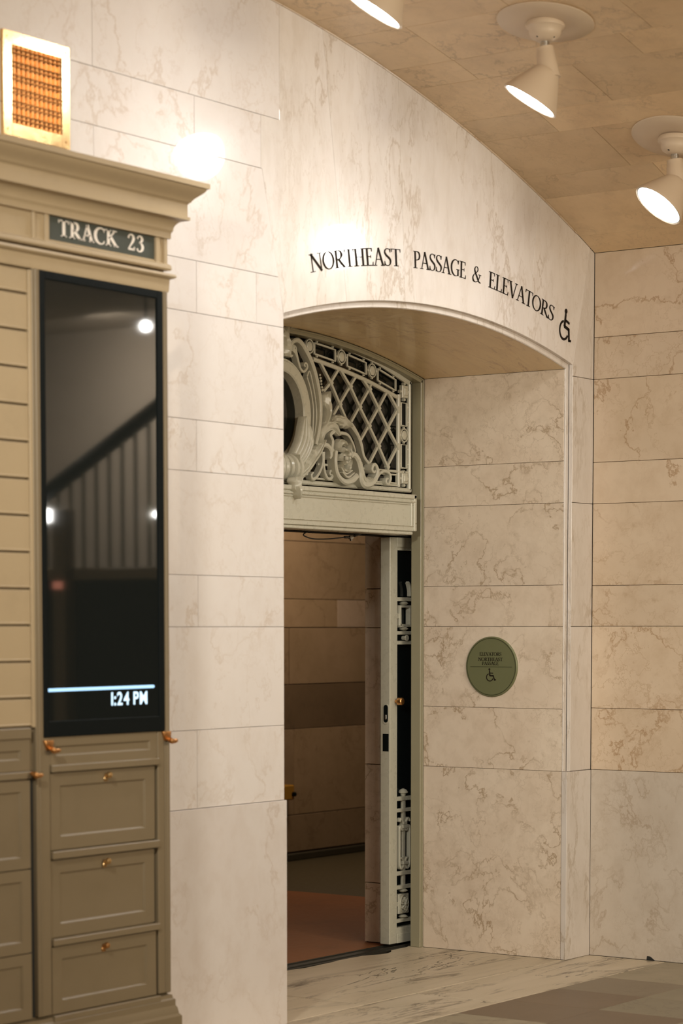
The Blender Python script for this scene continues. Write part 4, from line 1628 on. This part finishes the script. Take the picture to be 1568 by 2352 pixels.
PR = .151
mb = MB()
lathe(mb, [(PR, 0), (PR, .006), (PR - .004, .010), (PR - .007, .010)], axis_mat((XRV, .434, 1.445), (-1, 0, 0)), 64)
pq_add(mb, 'disc', M_PLAQUE, smooth=True)
mb = MB()
for r0, r1 in ((PR - .011, PR - .0075),):
    lathe(mb, [(r0, .0100), (r0, .0106), (r1, .0106), (r1, .0100)], axis_mat((XRV, .434, 1.445), (-1, 0, 0)), 64, cap0=False, cap1=False)
pq_add(mb, 'rim_line', M_PLRIM)


def pl_fn(u, v, d):   # u to the viewer's right (towards -y), v up
    return (XRV - .0101 + d, .434 - u, 1.445 + v)


for word, zz, hh, wd in (('ELEVATORS', .055, .0165, .128), ('NORTHEAST', .029, .0165, .142), ('PASSAGE', .0085, .0165, .098)):
    adv = [glyph(c, .16, .075)[1] for c in word]
    kx = wd / sum(adv)
    p = -wd / 2 - .004
    mb = MB()
    for c, a in zip(word, adv):
        draw_strokes(mb, glyph(c, .16, .075)[0], lambda u, v, d, p=p: pl_fn(p + u * kx, zz + v * hh, d), .0006)
        p += a * kx
    pq_add(mb, 'lettering', M_LETTER)
mb = MB()
draw_strokes(mb, [([Vector((-.122, -.0005)), Vector((.122, -.0005))], .0028, False)], pl_fn, .0006)
pq_add(mb, 'rule', M_PLRIM)
mb = MB()
draw_strokes(mb, wheelchair_strokes(), lambda u, v, d: pl_fn((u - .48) * .064 - .002, -.072 + v * .064, d), .0006)
pq_add(mb, 'symbol', M_LETTER)

# ------------------------------------------------------------------ ceiling lamps
def vault_normal(x):
    return Vector((VC[0] - x, 0, VC[1] - vault_z(x))).normalized()


def make_lamp(disc, n, plate, label):
    disc, n = Vector(disc), Vector(n).normalized()
    px, py = plate
    base = Vector((px, py, vault_z(px)))
    root = empty('ceiling_lamp', base)
    tag(root, label, 'lamp', 'cream spot lamps on the vaulted ceiling')
    vn = vault_normal(px)

    def add(mb, name, mat, **k):
        return setparent(mb.build(name, mat, **k), root)
    mb = MB()
    lathe(mb, [(.190, -.001), (.196, .004), (.192, .009), (.120, .013), (.06, .014)], axis_mat(base, vn), 48)
    add(mb, 'canopy_plate', M_LAMP, smooth=True, angle=60)
    mb = MB()
    lathe(mb, [(.074, .006), (.079, .014), (.078, .026), (.066, .034), (.064, .050), (.058, .064), (.036, .078), (.03, .082)], axis_mat(base, (vn * .4 + Vector((0, 0, -1))).normalized()), 32)
    add(mb, 'socket_cup', M_LAMP, smooth=True, angle=50)
    down = (vn * .4 + Vector((0, 0, -1))).normalized()
    side = down.cross(Vector((.8, .58, 0))).normalized()
    for s in (-1, 1):
        mb = MB()
        q = base + down * .066 + side * .032 * s - Vector((.8, .58, 0)) * .03
        bm = bmesh.new()
        bmesh.ops.create_icosphere(bm, subdivisions=2, radius=.0065, matrix=Matrix.Translation(q))
        mb.bm(bm)
        add(mb, 'screw', M_BLACK)
    back = disc - n * .124
    ntop = base + down * .104
    mb = MB()
    tube(mb, [base + down * .074, ntop + Vector((0, 0, -.004))], [.016, .020], 14)
    add(mb, 'swivel', M_STEEL, smooth=True)
    mb = MB()
    ax = (back - n * .01 - ntop)
    L = ax.length + .03
    lathe(mb, [(.024, 0), (.035, .002), (.036, .02), (.0375, .022), (.043, L * .75), (.047, L)], axis_mat(ntop, ax), 28)
    add(mb, 'neck', M_LAMP, smooth=True, angle=60)
    mb = MB()
    lathe(mb, [(.020, -.022), (.044, -.016), (.055, -.002), (.064, .014), (.092, .066), (.118, .116), (.121, .124), (.121, .128), (.117, .128), (.114, .118), (.09, .066), (.06, .016), (.02, .004)], axis_mat(back, n), 48, cap0=True, cap1=True)
    add(mb, 'shade', M_LAMP, smooth=True, angle=50)
    mb = MB()
    lathe(mb, [(.109, .116), (.116, .1215), (.1165, .126), (.110, .1265), (.109, .122)], axis_mat(back, n), 48, cap0=False, cap1=False)
    add(mb, 'rim', M_RIM, smooth=True)
    mb = MB()
    lathe(mb, [(.1095, .118), (.106, .1235), (.07, .128), (.03, .1298), (.004, .130)], axis_mat(back, n), 48)
    add(mb, 'bulb', M_BULB, smooth=True)
    ld = bpy.data.lights.new('lamp_beam', 'SPOT')
    ld.energy = LAMP_SPOT
    ld.color = LAMP_COL
    ld.spot_size = math.radians(122)
    ld.spot_blend = 1.0
    ld.shadow_soft_size = .11
    lo = bpy.data.objects.new('lamp_beam', ld)
    lo.location = disc + n * .03
    lo.rotation_euler = n.to_track_quat('-Z', 'Y').to_euler()
    COL.objects.link(lo)
    setparent(lo, root)


make_lamp((-3.15, -.852, 3.872), (-.244, .469, -.849), (-3.12, -.90), 'cream spot lamp cut off by the top edge of the picture')
make_lamp((-2.042, -.850, 3.744), (-.244, .469, -.849), (-2.008, -.898), 'cream spot lamp whose whole shade and ceiling plate show')
make_lamp((-.956, -.856, 3.486), (-.483, .40, -.779), (-.885, -.90), 'cream spot lamp nearest the right wall, its white face turned outward')

# ------------------------------------------------------------------ brass vent grille
vg = empty('vent_grille', (-4.02, 0, 3.53))
tag(vg, 'brass vent grille with woven bars above the cabinet cornice', 'vent')


def vg_add(mb, name, mat=M_BRASS, **k):
    return setparent(mb.build(name, mat, **k), vg)


VX0, VX1, VZ0, VZ1 = -4.197, -3.852, 3.356, 3.716
IX0, IX1, IZ0, IZ1 = -4.152, -3.895, 3.402, 3.671
mb = MB()
for b in ((VX0, IX0, VZ0, VZ1), (IX1, VX1, VZ0, VZ1), (IX0, IX1, VZ0, IZ0), (IX0, IX1, IZ1, VZ1)):
    mb.box(b[0], b[1], -.014, 0, b[2], b[3], .001)
vg_add(mb, 'frame')
mb = MB()
mb.box(IX0, IX1, -.003, 0, IZ0, IZ1)
vg_add(mb, 'backing', M_COPPER)
nv = 11
for k in range(nv):
    x = IX0 + (k + .5) * (IX1 - IX0) / nv
    mb = MB()
    tube(mb, [(x, -.008, IZ0), (x, -.008, IZ1)], .0085, 8)
    vg_add(mb, 'vertical_bar', M_COPPER, smooth=True)
for k in range(6):
    z = IZ0 + .022 + k * .045
    for dz in (-.007, .007):
        mb = MB()
        tube(mb, [(IX0, -.013, z + dz), (IX1, -.013, z + dz)], .0045, 6)
        vg_add(mb, 'cross_rod', M_COPPER, smooth=True)
for x in (VX0 + .02, VX1 - .022):
    for z in (VZ0 + .022, VZ1 - .022):
        mb = MB()
        lathe(mb, [(.005, 0), (.003, .002)], axis_mat((x, -.014, z), (0, -1, 0)), 10)
        vg_add(mb, 'screw', M_COPPER)

# ------------------------------------------------------------------ track cabinet
CX1 = -3.60            # right end of the cabinet face
CX0 = -5.60
CY = -.25
ck = empty('track_cabinet', (-4.6, -.12, 0))
tag(ck, 'tall tan steel cabinet with cornice, slats and fold-down hatches', 'cabinet')


def ck_add(mb, name, mat=M_CAB, **k):
    return setparent(mb.build(name, mat, **k), ck)


mb = MB()
mb.box(CX0, CX1 + .004, CY + .018, -.009, .0, 3.06)
ck_add(mb, 'carcass', M_CAB_SHADED)


def sweep_profile(mb, prof):
    """moulding: (projection, z) run along the front and mitred back to the wall on the right"""
    n = len(prof)
    rows = []
    rows.append([(CX0, CY - p, z) for p, z in prof])
    rows.append([(CX1 + p, CY - p, z) for p, z in prof])
    rows.append([(CX1 + p, -.009, z) for p, z in prof])
    vs = [q for r in rows for q in r]
    fs = [(i * n + k, i * n + (k + 1) % n, (i + 1) * n + (k + 1) % n, (i + 1) * n + k) for i in range(2) for k in range(n)]
    fs += [tuple(range(n)), tuple(range(3 * n - 1, 2 * n - 1, -1))]
    mb.add(vs, fs)


def cyma(p0, z0, p1, z1, k=8):
    out = []
    for i in range(k + 1):
        t = i / k
        out.append((p0 + (p1 - p0) * (.5 - .5 * math.cos(math.pi * t)) * .6 + (p1 - p0) * t * .4, z0 + (z1 - z0) * t))
    return out


def cove(p0, z0, p1, z1, k=8):
    return [(p0 + (p1 - p0) * (1 - math.cos(math.pi / 2 * i / k)), z0 + (z1 - z0) * math.sin(math.pi / 2 * i / k)) for i in range(k + 1)]


mb = MB()
prof = [(-.05, 3.05), (.012, 3.052), (.012, 3.072), (.018, 3.082)] + cove(.018, 3.084, .056, 3.118) + [(.062, 3.120), (.062, 3.131), (.055, 3.133), (.055, 3.176), (.060, 3.182)] + cyma(.064, 3.184, .106, 3.232) + [(.114, 3.234), (.114, 3.252), (-.05, 3.262)]
sweep_profile(mb, prof)
ck_add(mb, 'cornice', smooth=True, angle=25)
mb = MB()
sweep_profile(mb, [(-.03, 2.858), (.004, 2.860), (.006, 2.868), (.008, 2.905), (.022, 2.911), (.026, 2.916), (.024, 2.924), (.010, 2.928), (-.03, 2.930)])
ck_add(mb, 'ledge_moulding', smooth=True, angle=25)
mb = MB()
sweep_profile(mb, [(-.03, 2.936), (.010, 2.938), (.014, 2.944), (.012, 2.956), (.004, 2.962), (-.03, 2.964)])
ck_add(mb, 'lower_moulding', smooth=True, angle=25)
# frieze
mb = MB()
mb.box(CX0, -4.232, CY + .002, CY + .03, 2.960, 2.972)
mb.box(CX0, CX1, CY + .004, CY + .03, 2.955, 2.970)
mb.box(-4.315, -4.300, CY - .004, CY + .03, 2.96, 3.055, .002)
mb.box(-4.253, -4.231, CY - .004, CY + .03, 2.96, 3.055, .002)
mb.box(-3.662, -3.640, CY - .004, CY + .03, 2.96, 3.055, .002)
mb.box(-3.616, -3.598, CY - .004, CY + .03, 2.96, 3.055, .002)
mb.box(-4.301, -4.252, CY + .006, CY + .03, 2.96, 3.055)
mb.box(-3.641, -3.615, CY + .006, CY + .03, 2.96, 3.055)
mb.box(CX0, -4.314, CY + .008, CY + .03, 2.96, 3.055)
ck_add(mb, 'frieze')
# mid and right stiles
mb = MB()
mb.box(-3.630, CX1, CY - .004, CY + .03, .29, 2.862, .003)
mb.box(-3.622, -3.608, CY - .009, CY + .0, .29, 2.862, .004)
mb.box(-3.668, -3.630, CY - .002, CY + .03, .29, 1.262, .003)
ck_add(mb, 'stile', M_CAB_SHADED)
mb = MB()
mb.box(-4.322, -4.284, CY - .004, CY + .03, .29, 2.862, .003)
mb.box(-4.310, -4.298, CY - .008, CY + .0, .29, 2.862, .004)
mb.box(-4.300, -4.252, CY - .003, CY + .03, .29, 1.262, .003)
ck_add(mb, 'stile', M_CAB_SHADED)
mb = MB()
sweep_profile(mb, [(-.03, 0), (.030, 0), (.030, .200), (.022, .21), (.018, .232), (.013, .24), (.013, .262), (.006, .268), (.004, .280), (-.03, .290)])
ck_add(mb, 'plinth', M_CAB_SHADED, smooth=True, angle=25)


def framed_panel(mb, x0, x1, z0, z1, y, b=.042, rec=.007):
    """raised rim with a recessed field"""
    xi0, xi1, zi0, zi1 = x0 + b, x1 - b, z0 + b * .85, z1 - b * .85
    for r in ((x0, xi0, z0, z1), (xi1, x1, z0, z1), (xi0, xi1, z0, zi0), (xi0, xi1, zi1, z1)):
        mb.box(r[0], r[1], y, y + .022, r[2], r[3])
    fn = lambda u, v, d: (u, y + d, v)
    a, c = rect(xi0, xi1, zi0, zi1), rect(xi0 + .006, xi1 - .006, zi0 + .006, zi1 - .006)
    vs = [fn(u, v, .0005) for u, v in a] + [fn(u, v, rec) for u, v in c]
    mb.add(vs, [(i, (i + 1) % 4, 4 + (i + 1) % 4, 4 + i) for i in range(4)] + [(4, 5, 6, 7)])


def knob_mesh(x, y, z):
    mb = MB()
    lathe(mb, [(.005, 0), (.005, .010), (.0105, .014), (.012, .020), (.009, .026), (.003, .028)], axis_mat((x, y, z), (0, -1, .05)), 16)
    return mb


RX0, RX1 = -4.244, -3.678
mb = MB()
framed_panel(mb, -4.250, -3.668, 1.166, 1.262, CY + .004, .036)
ck_add(mb, 'narrow_panel', M_CAB_SHADED)
for z0, z1 in ((1.140, 1.166), (.836, .864), (.531, .556), (.262, .286)):
    mb = MB()
    mb.box(-4.250, -3.668, CY - .012, CY + .03, z0, z1, .003)
    ck_add(mb, 'rail', M_CAB_SHADED)
for i, (z0, z1, zk) in enumerate(((.868, 1.136, 1.117), (.560, .830, .808), (.290, .526, .505))):
    mb = MB()
    framed_panel(mb, RX0, RX1 + (.0), z0, z1, CY + (.006, .010, .004)[i], .052)
    dr = ck_add(mb, 'hatch', M_CAB_SHADED)
    kb = setparent(knob_mesh(-3.952 - .008 * i, CY + .004, zk).build('knob', M_BRASS, smooth=True), dr) if False else None
    mbk = knob_mesh(-3.952 - .01 * i, CY + .006, zk)
    mbk.box(-3.962 - .01 * i, -3.942 - .01 * i, CY - .0, CY + .006, zk - .022, zk - .004, .002)
    kb = mbk.build('knob', M_BRASS if i < 2 else M_COPPER, smooth=True)
    kb.parent = dr
mb = MB()
mb.box(-3.6775, -3.668, CY + .0165, CY + .018, .29, 1.14)  # black strip painted in for the shadow beside the hatches
ck_add(mb, 'painted_gap_shadow', M_DARKGAP)
# left bay: slats above, hatches below
zt = 2.855
gl = [2.770 - .1247 * k for k in range(12)]
prev = zt
for g in gl + [1.30]:
    mb = MB()
    mb.box(-5.0, -4.334, CY + .004, CY + .02, g + .006, prev, .004)
    mb.box(-5.0, -4.334, CY + .002, CY + .012, g + .006, g + .014, .002)
    ck_add(mb, 'slat', M_CAB)
    prev = g
mb = MB()
mb.box(-4.336, -4.320, CY - .001, CY + .02, 1.30, 2.855, .002)
mb.box(-5.04, -5.0, CY - .003, CY + .03, .29, 2.862, .003)
ck_add(mb, 'stile', M_CAB)
mb = MB()
mb.box(-5.0, -4.345, CY - .004, CY + .02, 1.262, 1.30, .003)
mb.box(-5.0, -4.345, CY - .004, CY + .02, 1.124, 1.150, .003)
ck_add(mb, 'rail', M_CAB_SHADED)
for i, (z0, z1) in enumerate(((1.152, 1.262), (.815, 1.120), (.522, .810), (.290, .518))):
    mb = MB()
    framed_panel(mb, -5.0, -4.348, z0, z1, CY + .004, .045)
    ck_add(mb, 'hatch' if i else 'narrow_panel', M_CAB_SHADED)
mb = MB()
mb.box(-4.348, -4.326, CY + .012, CY + .016, .29, 1.15)  # black strip for the shadow beside the left hatches
ck_add(mb, 'painted_gap_shadow', M_DARKGAP)
mb = MB()
for k in range(4):
    framed_panel(mb, CX0, -5.045, .30 + k * .64, .92 + k * .64, CY + .004, .05)
ck_add(mb, 'side_panel', M_CAB_SHADED)


def latch(x, z, small=False):
    mb = MB()
    if not small:
        vs = [(x - .028, z + .022), (x + .022, z + .022), (x + .020, z - .002), (x - .012, z - .012)]
        slab(mb, vs, lambda u, v, d: (u, CY - .012 + d, v), .008, 0, .002)
    tube(mb, [(x, CY - .006, z - .006), (x + .002, CY - .034, z - .012)], [.007, .008], 10)
    tube(mb, catmull([(x - .016, CY - .034, z - .006), (x - .004, CY - .036, z - .014), (x + .008, CY - .036, z - .014), (x + .024, CY - .034, z - .012)], 4), [.009, .011, .008, .009, .007], 8)
    o = ck_add(mb, 'latch', M_COPPER, smooth=True, angle=50)
    tag(o, 'copper brass turn latch')


latch(-4.262, 1.232)
latch(-3.622, 1.240)
latch(-4.352, 1.150, True)
# TRACK 23 board
sb = empty('track_sign', (-3.95, CY, 3.015))
tag(sb, 'dark green board reading TRACK 23 under the cabinet cornice', 'sign')
mb = MB()
mb.box(-4.231, -3.662, CY + .006, CY + .018, 2.970, 3.060)
setparent(mb.build('board', M_SIGN), sb)


def word_on(word, x0, x1, z, hgt, S, h, mat, par):
    adv = [glyph(c, S, h)[1] + .07 for c in word]
    kx = (x1 - x0) / sum(adv)
    p = x0
    for c, a in zip(word, adv):
        mb = MB()
        draw_strokes(mb, glyph(c, S, h)[0], lambda u, v, d, p=p: (p + u * kx, CY + .0058 + d, z + v * hgt), .0015)
        setparent(mb.build('letter', mat), par)
        p += a * kx


word_on('TRACK', -4.176, -3.858, 2.988, .056, .19, .075, M_SIGNTXT, sb)
word_on('23', -3.812, -3.716, 2.988, .056, .19, .075, M_SIGNTXT, sb)
# display ------------------------------------------------------------------
ds = empty('display_screen', (-3.95, CY, 2.06))
tag(ds, 'tall black departure display showing 1:24 PM in the cabinet', 'screen')
SX0, SX1, SZ0, SZ1 = -4.284, -3.630, 1.264, 2.858
mb = MB()
for b in ((SX0, SX0 + .024, SZ0, SZ1), (SX1 - .030, SX1, SZ0, SZ1), (SX0 + .024, SX1 - .030, SZ0, SZ0 + .055), (SX0 + .024, SX1 - .030, SZ1 - .026, SZ1)):
    mb.box(b[0], b[1], CY - .006, CY + .018, b[2], b[3], .0015)
setparent(mb.build('bezel', M_BLACK), ds)
mb = MB()
mb.box(SX0 + .020, SX1 - .026, CY + .0, CY + .016, SZ0 + .05, SZ1 - .022)
setparent(mb.build('glass', M_SCREEN), ds)
mb = MB()
tube(mb, [(-4.262, CY - .001, 1.4265), (-3.690, CY - .001, 1.4285)], .0055, 8)
ln = setparent(mb.build('blue_line', M_BLUE), ds)
tag(ln, 'glowing pale blue line')
clock = []
for ch in '1:24PM':
    fc = bpy.data.curves.new('digit', 'FONT')
    fc.body = ch
    fc.extrude = .01
    fc.offset = .016
    fo = bpy.data.objects.new('digit', fc)
    COL.objects.link(fo)
    me = bpy.data.meshes.new_from_object(fo.evaluated_get(bpy.context.evaluated_depsgraph_get()))
    bpy.data.objects.remove(fo)
    clock.append((ch, me, min(v.co.x for v in me.vertices), max(v.co.x for v in me.vertices)))
sp = .12
total = sum(x1 - x0 for _, _, x0, x1 in clock) + sp * 4 + .40
kx, ky = .198 / total, .046 / max(v.co.y for v in clock[0][1].vertices)
p = 0
for ch, me, x0, x1 in clock:
    if ch == 'P':
        p += .40 - sp
    for v in me.vertices:
        v.co = Vector((-3.924 + (p + v.co.x - x0) * kx, CY - .0012 - v.co.z * .05, 1.366 + v.co.y * ky))
    p += x1 - x0 + sp
    me.materials.clear()
    me.materials.append(M_TEXT)
    fo = bpy.data.objects.new('digit', me)
    COL.objects.link(fo)
    setparent(fo, ds)
